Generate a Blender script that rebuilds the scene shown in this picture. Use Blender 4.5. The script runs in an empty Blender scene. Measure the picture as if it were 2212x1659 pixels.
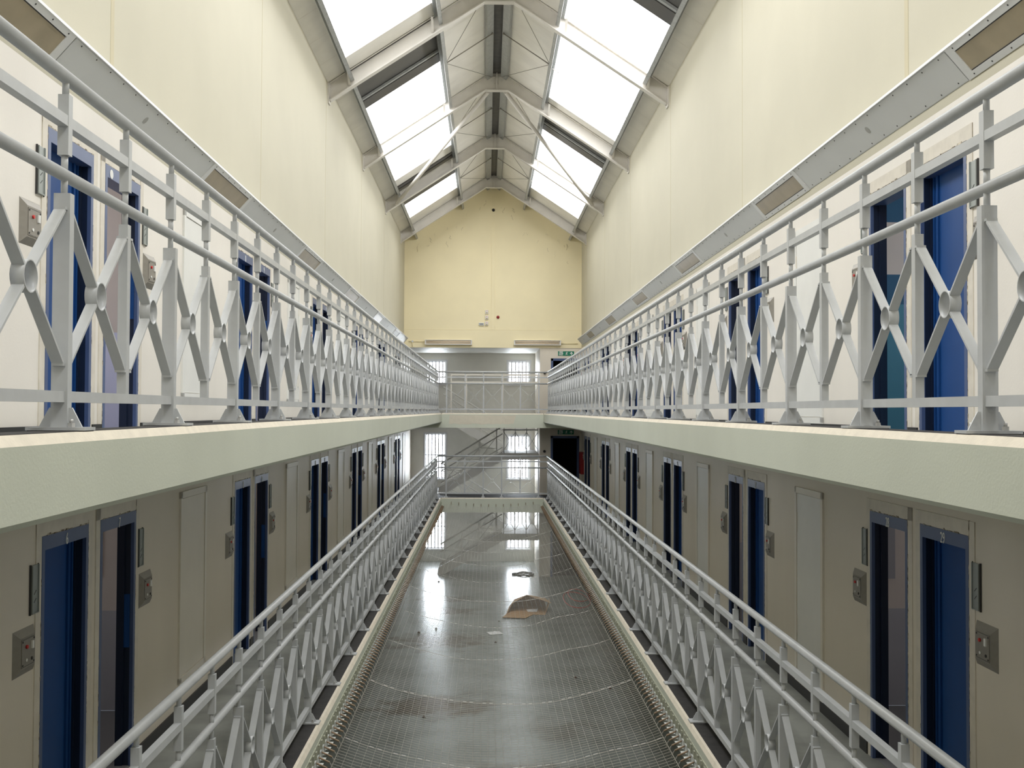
import bpy, math, random
from mathutils import Vector, Matrix

random.seed(7)
SC = bpy.context.scene
COL = SC.collection
PI = math.pi

# ------------------------------------------------------------------ camera
EYE = 5.555                                   # eye height above the ground floor
CAMX = -0.1775
FPX = 2350.0                                  # focal length in pixels of the 2212 px wide frame
cam_d = bpy.data.cameras.new('camera')
cam = bpy.data.objects.new('camera', cam_d)
COL.objects.link(cam)
cam_d.sensor_width = 36.0
cam_d.lens = 36.0 * FPX / 2212.0
cam_d.clip_end = 200
vY = Vector(((1052.5 - 1106) / FPX, -(887 - 829.5) / FPX, -1)).normalized()   # hall axis seen in the camera frame
vZ = Vector((0.005, 1, 0))
vZ = (vZ - vY * vZ.dot(vY)).normalized()
vX = vY.cross(vZ)
M = Matrix((vX, vY, vZ)).to_4x4()             # rows = world axes in camera frame -> camera to world rotation
M.translation = Vector((CAMX, 0, EYE))
cam.matrix_world = M
SC.camera = cam

# ------------------------------------------------------------------ world, exposure
w = bpy.data.worlds.new('sky')
SC.world = w
w.use_nodes = True
w.node_tree.nodes['Background'].inputs[0].default_value = (0.75, 0.85, 1.0, 1)
w.node_tree.nodes['Background'].inputs[1].default_value = 0.6
SC.view_settings.view_transform = 'Standard'
SC.view_settings.look = 'None'
SC.view_settings.gamma = 1
SC.view_settings.use_curve_mapping = False
SC.view_settings.exposure = 0.0
SC.cycles.use_denoising = True
SC.cycles.max_bounces = 9
SC.cycles.diffuse_bounces = 7
SC.cycles.glossy_bounces = 3
SC.cycles.sample_clamp_indirect = 6
SKY_E = 8.2                                    # daylight through the rooflight panes
WIN_E = 28.0                                    # daylight through the barred windows


# ------------------------------------------------------------------ materials
def mat(name, col, rough=0.6, metal=0.0, noise=0.0, nscale=6.0, bump=0.0, bscale=80.0, dark=None, spec=0.5, stretch=(1, 1, 1)):
    m = bpy.data.materials.new(name)
    m.use_nodes = True
    nt = m.node_tree
    b = nt.nodes['Principled BSDF']
    b.inputs['Base Color'].default_value = (*col, 1)
    b.inputs['Roughness'].default_value = rough
    b.inputs['Metallic'].default_value = metal
    b.inputs['Specular IOR Level'].default_value = spec
    tc = nt.nodes.new('ShaderNodeTexCoord')
    if noise:
        mp = nt.nodes.new('ShaderNodeMapping')
        mp.inputs['Scale'].default_value = stretch
        nt.links.new(tc.outputs['Object'], mp.inputs[0])
        n = nt.nodes.new('ShaderNodeTexNoise')
        n.inputs['Scale'].default_value = nscale
        n.inputs['Detail'].default_value = 6
        nt.links.new(mp.outputs[0], n.inputs['Vector'])
        r = nt.nodes.new('ShaderNodeValToRGB')
        d = dark or tuple(c * (1 - noise) for c in col)
        r.color_ramp.elements[0].color = (*d, 1)
        r.color_ramp.elements[0].position = 0.32
        r.color_ramp.elements[1].color = (*col, 1)
        r.color_ramp.elements[1].position = 0.62
        nt.links.new(n.outputs[0], r.inputs[0])
        nt.links.new(r.outputs[0], b.inputs['Base Color'])
    if bump:
        n2 = nt.nodes.new('ShaderNodeTexNoise')
        n2.inputs['Scale'].default_value = bscale
        n2.inputs['Detail'].default_value = 3
        nt.links.new(tc.outputs['Object'], n2.inputs['Vector'])
        bp = nt.nodes.new('ShaderNodeBump')
        bp.inputs['Strength'].default_value = bump
        bp.inputs['Distance'].default_value = 0.01
        nt.links.new(n2.outputs[0], bp.inputs['Height'])
        nt.links.new(bp.outputs[0], b.inputs['Normal'])
    return m


def emit(name, col, e):
    m = bpy.data.materials.new(name)
    m.use_nodes = True
    nt = m.node_tree
    nt.nodes.clear()
    o = nt.nodes.new('ShaderNodeOutputMaterial')
    em = nt.nodes.new('ShaderNodeEmission')
    em.inputs[0].default_value = (*col, 1)
    em.inputs[1].default_value = e
    nt.links.new(em.outputs[0], o.inputs[0])
    return m


MT = dict(
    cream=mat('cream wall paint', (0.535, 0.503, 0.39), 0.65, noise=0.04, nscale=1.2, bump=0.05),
    creamjoint=mat('yellowed joint strip', (0.505, 0.45, 0.30), 0.6),
    gable=mat('gable wall paint', (0.90, 0.805, 0.54), 0.65, noise=0.05, nscale=1.0, bump=0.05),
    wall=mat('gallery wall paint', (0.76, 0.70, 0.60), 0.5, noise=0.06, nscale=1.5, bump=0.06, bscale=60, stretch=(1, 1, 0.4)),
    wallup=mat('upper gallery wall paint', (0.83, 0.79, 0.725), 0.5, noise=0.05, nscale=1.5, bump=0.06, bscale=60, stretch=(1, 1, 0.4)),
    surround=mat('door surround paint', (0.73, 0.68, 0.59), 0.55, noise=0.12, nscale=9),
    chip=mat('chipped filler edge', (0.09, 0.065, 0.035), 0.9, noise=0.6, nscale=22, dark=(0.75, 0.68, 0.55)),
    riser=mat('riser panel paint', (0.80, 0.76, 0.68), 0.45, noise=0.04, nscale=3),
    white=mat('white riser door paint', (0.80, 0.80, 0.77), 0.45, noise=0.04, nscale=3),
    beam=mat('pale green beam paint', (0.66, 0.69, 0.585), 0.55, noise=0.05, nscale=1.5, bump=0.08, bscale=90),
    beamlip=mat('cream beam edge', (0.80, 0.73, 0.60), 0.65, noise=0.10, nscale=12, bump=0.1),
    patch=mat('bare plaster patch', (0.73, 0.68, 0.565), 0.8, noise=0.06, nscale=8),
    deck=mat('gallery floor sheet', (0.29, 0.30, 0.275), 0.45, noise=0.35, nscale=2.5, bump=0.03),
    tar=mat('dark floor edge', (0.022, 0.020, 0.019), 0.7, noise=0.5, nscale=14),
    black=mat('black skirting', (0.014, 0.014, 0.015), 0.45),
    rail=mat('grey railing paint', (0.555, 0.572, 0.585), 0.33, noise=0.08, nscale=9),
    railedge=mat('steel bolt', (0.55, 0.55, 0.54), 0.4, 0.3),
    pad=mat('dark packing pad', (0.02, 0.02, 0.02), 0.8),
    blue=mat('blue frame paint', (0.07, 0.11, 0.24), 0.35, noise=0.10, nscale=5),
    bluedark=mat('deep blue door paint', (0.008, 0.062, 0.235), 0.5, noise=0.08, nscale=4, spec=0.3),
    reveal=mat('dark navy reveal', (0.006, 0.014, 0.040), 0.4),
    number=mat('pale numeral paint', (0.80, 0.80, 0.78), 0.6),
    steel=mat('brushed steel plate', (0.30, 0.28, 0.245), 0.45, 0.3, noise=0.08, nscale=30),
    steeldark=mat('dark steel', (0.05, 0.05, 0.05), 0.5, 0.3),  # plain dark colour for screws, slots and edge lines
    red=mat('red button', (0.60, 0.02, 0.015), 0.4),
    switch=mat('white switch rocker', (0.85, 0.85, 0.83), 0.3),
    slot=mat('card holder steel', (0.33, 0.36, 0.35), 0.4, 0.4),
    trunk=mat('grey trunking paint', (0.70, 0.715, 0.715), 0.45, noise=0.03, nscale=3),
    trunkrim=mat('trunking rim', (0.78, 0.79, 0.79), 0.4),
    diffuser=mat('yellowed diffuser', (0.45, 0.38, 0.26), 0.30, noise=0.2, nscale=3),
    clad=mat('roof cladding', (0.86, 0.83, 0.76), 0.6, noise=0.08, nscale=2),
    galv=mat('galvanised steel', (0.42, 0.43, 0.42), 0.5, 0.25, noise=0.15, nscale=12),
    dark=mat('dark ridge sheet', (0.085, 0.082, 0.075), 0.6, noise=0.3, nscale=8),
    vent=mat('grey rooflight shutter', (0.10, 0.097, 0.09), 0.5, noise=0.1, nscale=3),
    ventdark=mat('dark shutter edge', (0.065, 0.062, 0.057), 0.5),
    raft=mat('white steel frame paint', (0.68, 0.65, 0.60), 0.5, noise=0.06, nscale=4),
    rod=mat('thin tie rod', (0.30, 0.28, 0.24), 0.5, 0.3),
    floor=None,
    grey=mat('stair wall grey paint', (0.76, 0.75, 0.70), 0.55, noise=0.05, nscale=2),
    stair=mat('stair stringer paint', (0.80, 0.79, 0.75), 0.5, noise=0.06, nscale=4),
    tread=mat('stair tread sheet', (0.20, 0.20, 0.19), 0.6),
    bars=mat('window bar paint', (0.50, 0.50, 0.53), 0.45),
    winframe=mat('window frame paint', (0.70, 0.70, 0.72), 0.5),
    wire=mat('net wire', (0.42, 0.40, 0.345), 0.45, 0.1, noise=0.15, nscale=20),
    lace=mat('net lacing', (0.66, 0.65, 0.61), 0.4),
    rust=mat('rusty spring', (0.31, 0.22, 0.14), 0.6, 0.3, noise=0.4, nscale=40),
    tab=mat('spring anchor strip', (0.68, 0.70, 0.67), 0.5, noise=0.15, nscale=30),
    moss=mat('green stained ledge', (0.44, 0.45, 0.35), 0.8, noise=0.4, nscale=30),
    green=mat('exit sign green', (0.0, 0.19, 0.105), 0.4),
    signwhite=mat('exit sign white', (0.85, 0.87, 0.85), 0.4),
    tube=mat('unlit fluorescent tube', (0.80, 0.66, 0.48), 0.3),
    batten=mat('white batten body', (0.78, 0.77, 0.74), 0.4),
    voidm=mat('unlit corridor black', (0.012, 0.008, 0.006), 0.9),  # near-black colour stands in for the lack of light in the corridor
    cellup=mat('cell upper wall', (0.62, 0.56, 0.52), 0.6, noise=0.04, nscale=3),
    celldado=mat('cell dado', (0.42, 0.42, 0.46), 0.55, noise=0.04, nscale=3),
    cellblue=mat('cell teal wall', (0.07, 0.24, 0.34), 0.5),
    celldeep=mat('cell deep blue band', (0.02, 0.10, 0.20), 0.5),
    celllilac=mat('cell lilac wall', (0.62, 0.65, 0.85), 0.5),
    cellfloor=mat('cell floor', (0.22, 0.22, 0.23), 0.5),
    board=mat('grey pin board', (0.33, 0.33, 0.36), 0.7),
    card=mat('cardboard', (0.42, 0.26, 0.13), 0.8, noise=0.12, nscale=8),
    paper=mat('white paper', (0.80, 0.80, 0.78), 0.8),
    cable=mat('dark rubber hose', (0.03, 0.03, 0.035), 0.5),
    redcable=mat('red cable', (0.36, 0.03, 0.02), 0.5),
    redbox=mat('red cabinet paint', (0.28, 0.010, 0.014), 0.35),
    debris=mat('brown debris', (0.10, 0.06, 0.04), 0.9),
    skypane=emit('rooflight daylight', (0.975, 0.985, 1.0), SKY_E),
    winpane=emit('window daylight', (0.86, 0.93, 1.0), WIN_E),
    cellpanedim=emit('dim added cell window light', (0.95, 0.97, 1.0), 4.5),
    cellpane=emit('added cell window light', (0.95, 0.97, 1.0), 14.0),
)


def floor_mat():
    m = bpy.data.materials.new('glossy ground floor paint')
    m.use_nodes = True
    nt = m.node_tree
    b = nt.nodes['Principled BSDF']
    b.inputs['Roughness'].default_value = 0.25
    b.inputs['Specular IOR Level'].default_value = 0.36
    tc = nt.nodes.new('ShaderNodeTexCoord')
    n = nt.nodes.new('ShaderNodeTexNoise')
    n.inputs['Scale'].default_value = 1.1
    n.inputs['Detail'].default_value = 8
    nt.links.new(tc.outputs['Object'], n.inputs['Vector'])
    cur = None
    base = nt.nodes.new('ShaderNodeValToRGB')
    base.color_ramp.elements[0].color = (0.20, 0.215, 0.20, 1)
    base.color_ramp.elements[0].position = 0.35
    base.color_ramp.elements[1].color = (0.255, 0.275, 0.26, 1)
    base.color_ramp.elements[1].position = 0.6
    nt.links.new(n.outputs[0], base.inputs[0])
    cur = base.outputs[0]
    n2 = nt.nodes.new('ShaderNodeTexNoise')
    n2.inputs['Scale'].default_value = 2.2
    n2.inputs['Detail'].default_value = 9
    nt.links.new(tc.outputs['Object'], n2.inputs['Vector'])
    # brown dried stains, each a patch with its own place on the floor
    for (x, y, sx, sy, a) in ((-1.35, 26.4, 1.15, 1.0, 0.85), (-1.2, 20.6, 1.1, 0.8, 0.85), (-1.1, 30.3, 0.7, 0.6, 0.7),
                              (-1.4, 32.3, 0.8, 0.6, 0.6), (0.2, 16.8, 1.3, 0.5, 0.6), (1.1, 19.0, 0.5, 0.8, 0.3)):
        mp = nt.nodes.new('ShaderNodeMapping')
        mp.vector_type = 'POINT'
        mp.inputs['Location'].default_value = (-x / sx, -y / sy, 0)
        mp.inputs['Scale'].default_value = (1 / sx, 1 / sy, 0)
        nt.links.new(tc.outputs['Object'], mp.inputs[0])
        ln = nt.nodes.new('ShaderNodeVectorMath')
        ln.operation = 'LENGTH'
        nt.links.new(mp.outputs[0], ln.inputs[0])
        ad = nt.nodes.new('ShaderNodeMath')
        ad.operation = 'MULTIPLY_ADD'
        ad.inputs[1].default_value = 2.0
        ad.inputs[2].default_value = -1.0
        nt.links.new(n2.outputs[0], ad.inputs[0])
        sm = nt.nodes.new('ShaderNodeMath')
        sm.operation = 'ADD'
        nt.links.new(ln.outputs['Value'], sm.inputs[0])
        nt.links.new(ad.outputs[0], sm.inputs[1])
        rr = nt.nodes.new('ShaderNodeMapRange')
        rr.inputs['From Min'].default_value = 1.2
        rr.inputs['From Max'].default_value = 0.45
        rr.inputs['To Min'].default_value = 0
        rr.inputs['To Max'].default_value = a
        nt.links.new(sm.outputs[0], rr.inputs['Value'])
        mx = nt.nodes.new('ShaderNodeMix')
        mx.data_type = 'RGBA'
        nt.links.new(rr.outputs[0], mx.inputs[0])
        nt.links.new(cur, mx.inputs[6])
        mx.inputs[7].default_value = (0.085, 0.058, 0.03, 1)
        cur = mx.outputs[2]
    nt.links.new(cur, b.inputs['Base Color'])
    return m


MT['floor'] = floor_mat()


# ------------------------------------------------------------------ mesh helper
class MB:
    def __init__(s):
        s.v, s.f, s.m, s.sm = [], [], [], []

    def face(s, idx, mi=0, smooth=False):
        s.f.append(idx); s.m.append(mi); s.sm.append(smooth)

    def quad(s, a, b, c, d, mi=0):
        n = len(s.v)
        s.v += [tuple(a), tuple(b), tuple(c), tuple(d)]
        s.face((n, n + 1, n + 2, n + 3), mi)

    def box(s, x0, x1, y0, y1, z0, z1, mi=0):
        n = len(s.v)
        s.v += [(x, y, z) for z in (z0, z1) for y in (y0, y1) for x in (x0, x1)]
        for q in ((0, 2, 3, 1), (4, 5, 7, 6), (0, 1, 5, 4), (2, 6, 7, 3), (0, 4, 6, 2), (1, 3, 7, 5)):
            s.face(tuple(n + i for i in q), mi)
        return s

    def cbox(s, c, d, mi=0):
        return s.box(c[0] - d[0] / 2, c[0] + d[0] / 2, c[1] - d[1] / 2, c[1] + d[1] / 2, c[2] - d[2] / 2, c[2] + d[2] / 2, mi)

    def obox(s, o, ax, ay, az, rx, ry, rz, mi=0):
        """box in an oblique frame: origin o, unit axes, ranges"""
        o, ax, ay, az = Vector(o), Vector(ax), Vector(ay), Vector(az)
        n = len(s.v)
        s.v += [tuple(o + ax * a + ay * b + az * c) for c in rz for b in ry for a in rx]
        for q in ((0, 2, 3, 1), (4, 5, 7, 6), (0, 1, 5, 4), (2, 6, 7, 3), (0, 4, 6, 2), (1, 3, 7, 5)):
            s.face(tuple(n + i for i in q), mi)
        return s

    def frustum(s, x0, x1, z0, z1, y0, y1, inset, mi=0):
        """bevelled plate: back face at y0, front face at y1 inset on all sides"""
        n = len(s.v)
        s.v += [(x0, y0, z0), (x1, y0, z0), (x1, y0, z1), (x0, y0, z1)]
        i = inset
        s.v += [(x0 + i, y1, z0 + i), (x1 - i, y1, z0 + i), (x1 - i, y1, z1 - i), (x0 + i, y1, z1 - i)]
        s.face((n + 4, n + 5, n + 6, n + 7), mi)
        for k in range(4):
            s.face((n + k, n + (k + 1) % 4, n + 4 + (k + 1) % 4, n + 4 + k), mi)
        s.face((n + 3, n + 2, n + 1, n), mi)

    def poly(s, pts, d, mi=0):
        """flat polygon extruded by vector d"""
        n = len(s.v)
        k = len(pts)
        d = Vector(d)
        s.v += [tuple(p) for p in pts] + [tuple(Vector(p) + d) for p in pts]
        s.face(tuple(range(n, n + k)), mi)
        s.face(tuple(range(n + 2 * k - 1, n + k - 1, -1)), mi)
        for i in range(k):
            j = (i + 1) % k
            s.face((n + i, n + k + i, n + k + j, n + j), mi)
        return s

    def tube(s, path, r, n=8, mi=0, caps=True, radii=None, smooth=True):
        pts = [Vector(p) for p in path]
        rings = []
        up0 = None
        for i, p in enumerate(pts):
            if i == 0: t = pts[1] - p
            elif i == len(pts) - 1: t = p - pts[i - 1]
            else: t = (pts[i + 1] - p).normalized() + (p - pts[i - 1]).normalized()
            t.normalize()
            if up0 is None:
                up0 = Vector((0, 0, 1)) if abs(t.z) < 0.9 else Vector((1, 0, 0))
            a = (up0 - t * up0.dot(t)).normalized()
            up0 = a
            b = t.cross(a)
            rr = radii[i] if radii else r
            st = len(s.v)
            for k in range(n):
                th = 2 * PI * k / n
                s.v.append(tuple(p + a * (math.cos(th) * rr) + b * (math.sin(th) * rr)))
            rings.append(st)
        for i in range(len(rings) - 1):
            for k in range(n):
                s.face((rings[i] + k, rings[i] + (k + 1) % n, rings[i + 1] + (k + 1) % n, rings[i + 1] + k), mi, smooth)
        if caps:
            s.face(tuple(rings[0] + k for k in range(n - 1, -1, -1)), mi)
            s.face(tuple(rings[-1] + k for k in range(n)), mi)
        return s

    def build(s, name, mats, parent=None, loc=(0, 0, 0)):
        me = bpy.data.meshes.new(name)
        me.from_pydata(s.v, [], s.f)
        if not isinstance(mats, (list, tuple)): mats = [mats]
        for m in mats: me.materials.append(MT[m] if isinstance(m, str) else m)
        me.polygons.foreach_set('material_index', s.m)
        me.polygons.foreach_set('use_smooth', s.sm)
        me.update()
        o = bpy.data.objects.new(name, me)
        COL.objects.link(o)
        o.location = loc
        if parent: o.parent = parent
        return o


def tag(o, label=None, cat=None, group=None, kind=None):
    if label: o['label'] = label
    if cat: o['category'] = cat
    if group: o['group'] = group
    if kind: o['kind'] = kind
    return o


def thing(name, loc, label, cat, group=None, rz=0.0):
    o = bpy.data.objects.new(name, None)
    o.empty_display_size = 0.1
    COL.objects.link(o)
    o.location = loc
    o.rotation_euler = (0, 0, rz)
    return tag(o, label, cat, group)


def struct(o):
    o['kind'] = 'structure'
    return o


def copy_tree(o, parent=None, kids=None):
    kids = kids or {}
    c = o.copy()
    COL.objects.link(c)
    if parent: c.parent = parent
    for ch in o.children: copy_tree(ch, c)
    return c


def put(o, parent, loc=None):
    """another copy of part o (with its sub-parts) under parent"""
    c = copy_tree(o, parent)
    if loc is not None: c.location = loc
    return c


_fonts = {}


def text_mesh(txt, size, squeeze=1.0, depth=0.002):
    """mesh data of a word, lying in local xz, facing -y"""
    key = (txt, size, squeeze)
    if key in _fonts: return _fonts[key]
    cu = bpy.data.curves.new('lettering', 'FONT')
    cu.body = txt
    cu.size = size
    cu.align_x = 'CENTER'
    cu.align_y = 'CENTER'
    cu.extrude = depth
    cu.offset = 0.0022 if txt in ('FIRE', 'EXIT') else 0.0
    cu.space_line = 0.85
    ob = bpy.data.objects.new('lettering', cu)
    COL.objects.link(ob)
    dg = bpy.context.evaluated_depsgraph_get()
    me = bpy.data.meshes.new_from_object(ob.evaluated_get(dg))
    bpy.data.objects.remove(ob)
    bpy.data.curves.remove(cu)
    me.transform(Matrix(((squeeze, 0, 0, 0), (0, 0, -1, 0), (0, 1, 0, 0), (0, 0, 0, 1))))
    _fonts[key] = me
    return me


ROOF_S = 0.66


def R(z): return EYE + z                      # heights measured from eye level


ZG, ZL, ZU = 0.0, R(-2.82), R(-0.085)
ZUW = ZU - 0.125                              # the upper walkway lies below its kerb
WX, FX, RX = 2.99, 1.65, 1.78                  # wall face, deck edge, railing line (half widths)
YN, YB, YE, YW = -3.0, 35.3, 36.6, 40.3        # near end, bridge edge, end wall, stair back wall
PITCH = 5.255
PAIRS = list(range(7))
PC = {-1: 7.88, 1: 8.01}                        # centre of the first door pair on each side
ORD = ['first', 'second', 'third', 'fourth', 'fifth', 'sixth', 'seventh', 'eighth', 'ninth', 'tenth', 'eleventh', 'twelfth', 'thirteenth', 'fourteenth']
SIDE = {-1: 'left', 1: 'right'}


def pairs(side):
    return [PC[side] + PITCH * k for k in range(-1, 6)]


# door edges: (near y0,y1), (far y0,y1)
def near_far(c): return (c - 0.92, c - 0.12), (c + 0.12, c + 0.92)


DOOR_H = 2.01


# ================================================================== STRUCTURE
def wall_sheet(mb, side, x, thick, ya, yb, za, zb, holes, mi=0):
    """wall slab with its inner face at |x|, with rectangular openings"""
    cuts = sorted({ya, yb, *[h[0] for h in holes], *[h[1] for h in holes]})
    cuts = [c for c in cuts if ya <= c <= yb]
    xa, xb = sorted((side * x, side * (x + thick)))
    for a, b in zip(cuts, cuts[1:]):
        if b - a < 1e-5: continue
        zs = [(za, zb)]
        for h in holes:
            if h[0] <= a + 1e-6 and h[1] >= b - 1e-6:
                new = []
                for z0, z1 in zs:
                    if h[2] > z0: new.append((z0, min(h[2], z1)))
                    if h[3] < z1: new.append((max(h[3], z0), z1))
                zs = new
        for z0, z1 in zs:
            if z1 - z0 > 1e-5: mb.box(xa, xb, a, b, z0, z1, mi)


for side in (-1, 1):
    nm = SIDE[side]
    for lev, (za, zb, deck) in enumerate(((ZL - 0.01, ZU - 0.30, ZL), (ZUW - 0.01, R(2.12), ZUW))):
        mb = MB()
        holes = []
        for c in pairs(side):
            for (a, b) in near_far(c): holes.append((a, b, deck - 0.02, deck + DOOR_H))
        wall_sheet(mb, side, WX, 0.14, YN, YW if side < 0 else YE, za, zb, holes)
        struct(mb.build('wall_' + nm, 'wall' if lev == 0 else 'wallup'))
    mb = MB()
    wall_sheet(mb, side, WX, 0.2, YN, YE, R(2.12), R(5.72), [])
    struct(mb.build('wall_' + nm, 'cream'))
    mb = MB()
    wall_sheet(mb, side, WX, 0.2, YN, YW if side < 0 else YE, ZG, ZL - 0.28, [])
    struct(mb.build('wall_' + nm, 'grey'))
    # vertical joint strips on the cream wall
    for k in range(-1, 6):
        y = 8.12 + 5.32 * k
        wd = 0.036 if k <= 0 else 0.008
        mb = MB()
        xa, xb = sorted((side * (WX - (0.0025 if k <= 0 else 0.002)), side * WX))
        mb.box(xa, xb, y - wd, y + wd, R(2.2), R(5.72))
        struct(mb.build('trim_%d' % (k + 2 + (7 if side > 0 else 0)), 'creamjoint'))

# gallery decks with their edge beams
for side in (-1, 1):
    for z in (ZL, ZU):
        mb = MB()
        s = side
        t = 0.30
        c = 0.022
        # profile (x from wall to edge), z
        zw = z - (0.125 if z == ZU else 0.004)
        prof = [(WX + 0.15, zw), (FX + 0.235, zw), (FX + 0.225, z), (FX + 0.06, z), (FX + 0.02, z), (FX, z - 0.035), (FX, z - t + c), (FX + c, z - t), (WX, z - t)]
        y1 = YW if s < 0 else YE
        y1e = YB
        n = len(prof)
        for i in range(n - 1):
            (xa, za), (xb, zb) = prof[i], prof[i + 1]
            ye = YE if i in (0, 7) else YB
            mi = {0: 0, 1: 3, 2: 3, 3: 1, 4: 1, 5: 2, 6: 2, 7: 2}[i]
            q = [(s * xa, YN, za), (s * xa, ye, za), (s * xb, ye, zb), (s * xb, YN, zb)]
            if s > 0: q.reverse()
            mb.quad(*q, mi)
        # dark worn strip between the railing and the edge
        xa, xb = sorted((s * (FX + 0.045), s * (FX + 0.21)))
        mb.box(xa, xb, YN, YB, z - 0.01, z + 0.002, 3)
        struct(mb.build('floor', ['deck', 'beamlip', 'beam', 'tar']))
# end landings (bridges)
for z in (ZL, ZU):
    mb = MB()
    t = 0.475
    mb.box(-WX, WX, YB + 0.02, 36.95, z - t, z - 0.004, 3)
    mb.quad((-FX, YB, z - 0.035), (FX, YB, z - 0.035), (FX, YB + 0.02, z), (-FX, YB + 0.02, z), 1)
    mb.quad((-FX, YB + 0.02, z), (FX, YB + 0.02, z), (FX, YB + 0.06, z), (-FX, YB + 0.06, z), 1)
    for sx in (-1, 1):
        xa, xb = sorted((sx * FX, sx * WX))
        mb.box(xa, xb, YB, YB + 0.03, z - t, z - 0.29, 2)
    mb.box(-FX, FX, YB, YB + 0.018, z - t, z - 0.035, 2)
    mb.box(-WX, -1.75, 36.95, YW, z - 0.25, z - 0.004, 3)
    if z == ZU:   # bare plaster patch on the front of the upper landing
        pts = []
        for i in range(25):
            a = i / 24
            pts.append((-1.40 + 2.16 * a, YB - 0.002, z - 0.06 - 0.015 * random.random()))
        for i in range(25):
            a = 1 - i / 24
            pts.append((-1.45 + 2.12 * a + 0.04 * random.random(), YB - 0.002, z - 0.33 - 0.04 * random.random()))
        mb.poly(pts, (0, 0.001, 0), 4)
    struct(mb.build('floor', ['deck', 'beamlip', 'beam', 'tar', 'patch']))

mb = MB()
mb.box(-WX - 0.3, WX + 0.3, YN, YW + 0.2, -0.2, 0.0)
struct(mb.build('floor', 'floor'))

# near end wall, closing the hall behind the viewpoint
mb = MB()
mb.box(-WX - 0.2, WX + 0.2, YN - 0.2, YN, 0, R(7.6))
struct(mb.build('wall_near', 'cream'))

# far end wall: gable over the stair opening, pier with the doorways on the right
def roof_z(x): return R(5.72) + ROOF_S * (WX - abs(x))


mb = MB()
zg = R(2.12)
mb.poly([(-WX, YE, R(2.72)), (WX, YE, R(2.72)), (WX, YE, roof_z(WX)), (0, YE, roof_z(0)), (-WX, YE, roof_z(WX))], (0, 0.25, 0), 0)
mb.box(-WX, WX, YE - 0.02, YE + 0.25, zg, R(2.715), 0)
struct(mb.build('wall_end', 'gable'))
mb = MB()
DX0, DX1 = 1.96, 2.92
for z0, zt in ((ZG, ZL - 0.475), (ZL, ZU - 0.475), (ZUW, zg)):
    dh = z0 + (1.98 if z0 > ZG else 2.0)
    zf = {ZG: ZG, ZL: ZL - 0.475, ZUW: ZU - 0.475}[z0]
    mb.box(1.59, DX0, YE, YE + 0.22, zf, zt)
    mb.box(DX1, WX, YE, YE + 0.22, zf, zt)
    mb.box(DX0, DX1, YE, YE + 0.22, dh, zt)
mb.box(1.59, 1.75, YE + 0.22, YW, ZG, zg)
struct(mb.build('wall_end', 'wall'))
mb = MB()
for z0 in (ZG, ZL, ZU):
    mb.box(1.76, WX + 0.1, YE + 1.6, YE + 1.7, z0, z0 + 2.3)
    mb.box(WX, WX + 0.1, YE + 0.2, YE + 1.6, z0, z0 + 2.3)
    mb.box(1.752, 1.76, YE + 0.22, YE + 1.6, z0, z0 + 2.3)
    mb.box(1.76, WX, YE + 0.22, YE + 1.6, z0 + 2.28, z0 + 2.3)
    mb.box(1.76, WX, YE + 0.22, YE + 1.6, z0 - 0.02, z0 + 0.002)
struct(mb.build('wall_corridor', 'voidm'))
# stair recess back wall with window openings
WINS = [(-2.09, 0.76, R(0.98), R(1.83)), (0.99, 0.80, R(0.98), R(1.83)),
        (-2.09, 0.76, R(-2.52), R(-0.86)), (0.99, 0.80, R(-2.52), R(-0.92)),
        (-2.09, 0.76, R(-5.10), R(-3.55)), (0.99, 0.84, R(-5.10), R(-3.55))]
mb = MB()
xs = sorted({-WX - 0.14, 1.60, *[c - w_ / 2 for c, w_, a, b in WINS], *[c + w_ / 2 for c, w_, a, b in WINS]})
for a, b in zip(xs, xs[1:]):
    zs = [(ZG, zg + 0.1)]
    for c, w_, z0, z1 in WINS:
        if c - w_ / 2 <= a + 1e-6 and c + w_ / 2 >= b - 1e-6:
            nz = []
            for p, q in zs:
                if z0 > p: nz.append((p, min(z0, q)))
                if z1 < q: nz.append((max(z1, p), q))
            zs = nz
    for p, q in zs:
        if q > p: mb.box(a, b, YW, YW + 0.3, p, q)
struct(mb.build('wall_back', 'grey'))
mb = MB()
mb.box(-WX, 1.75, YE + 0.25, YW + 0.3, zg, zg + 0.12)
struct(mb.build('ceiling', 'grey'))

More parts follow.
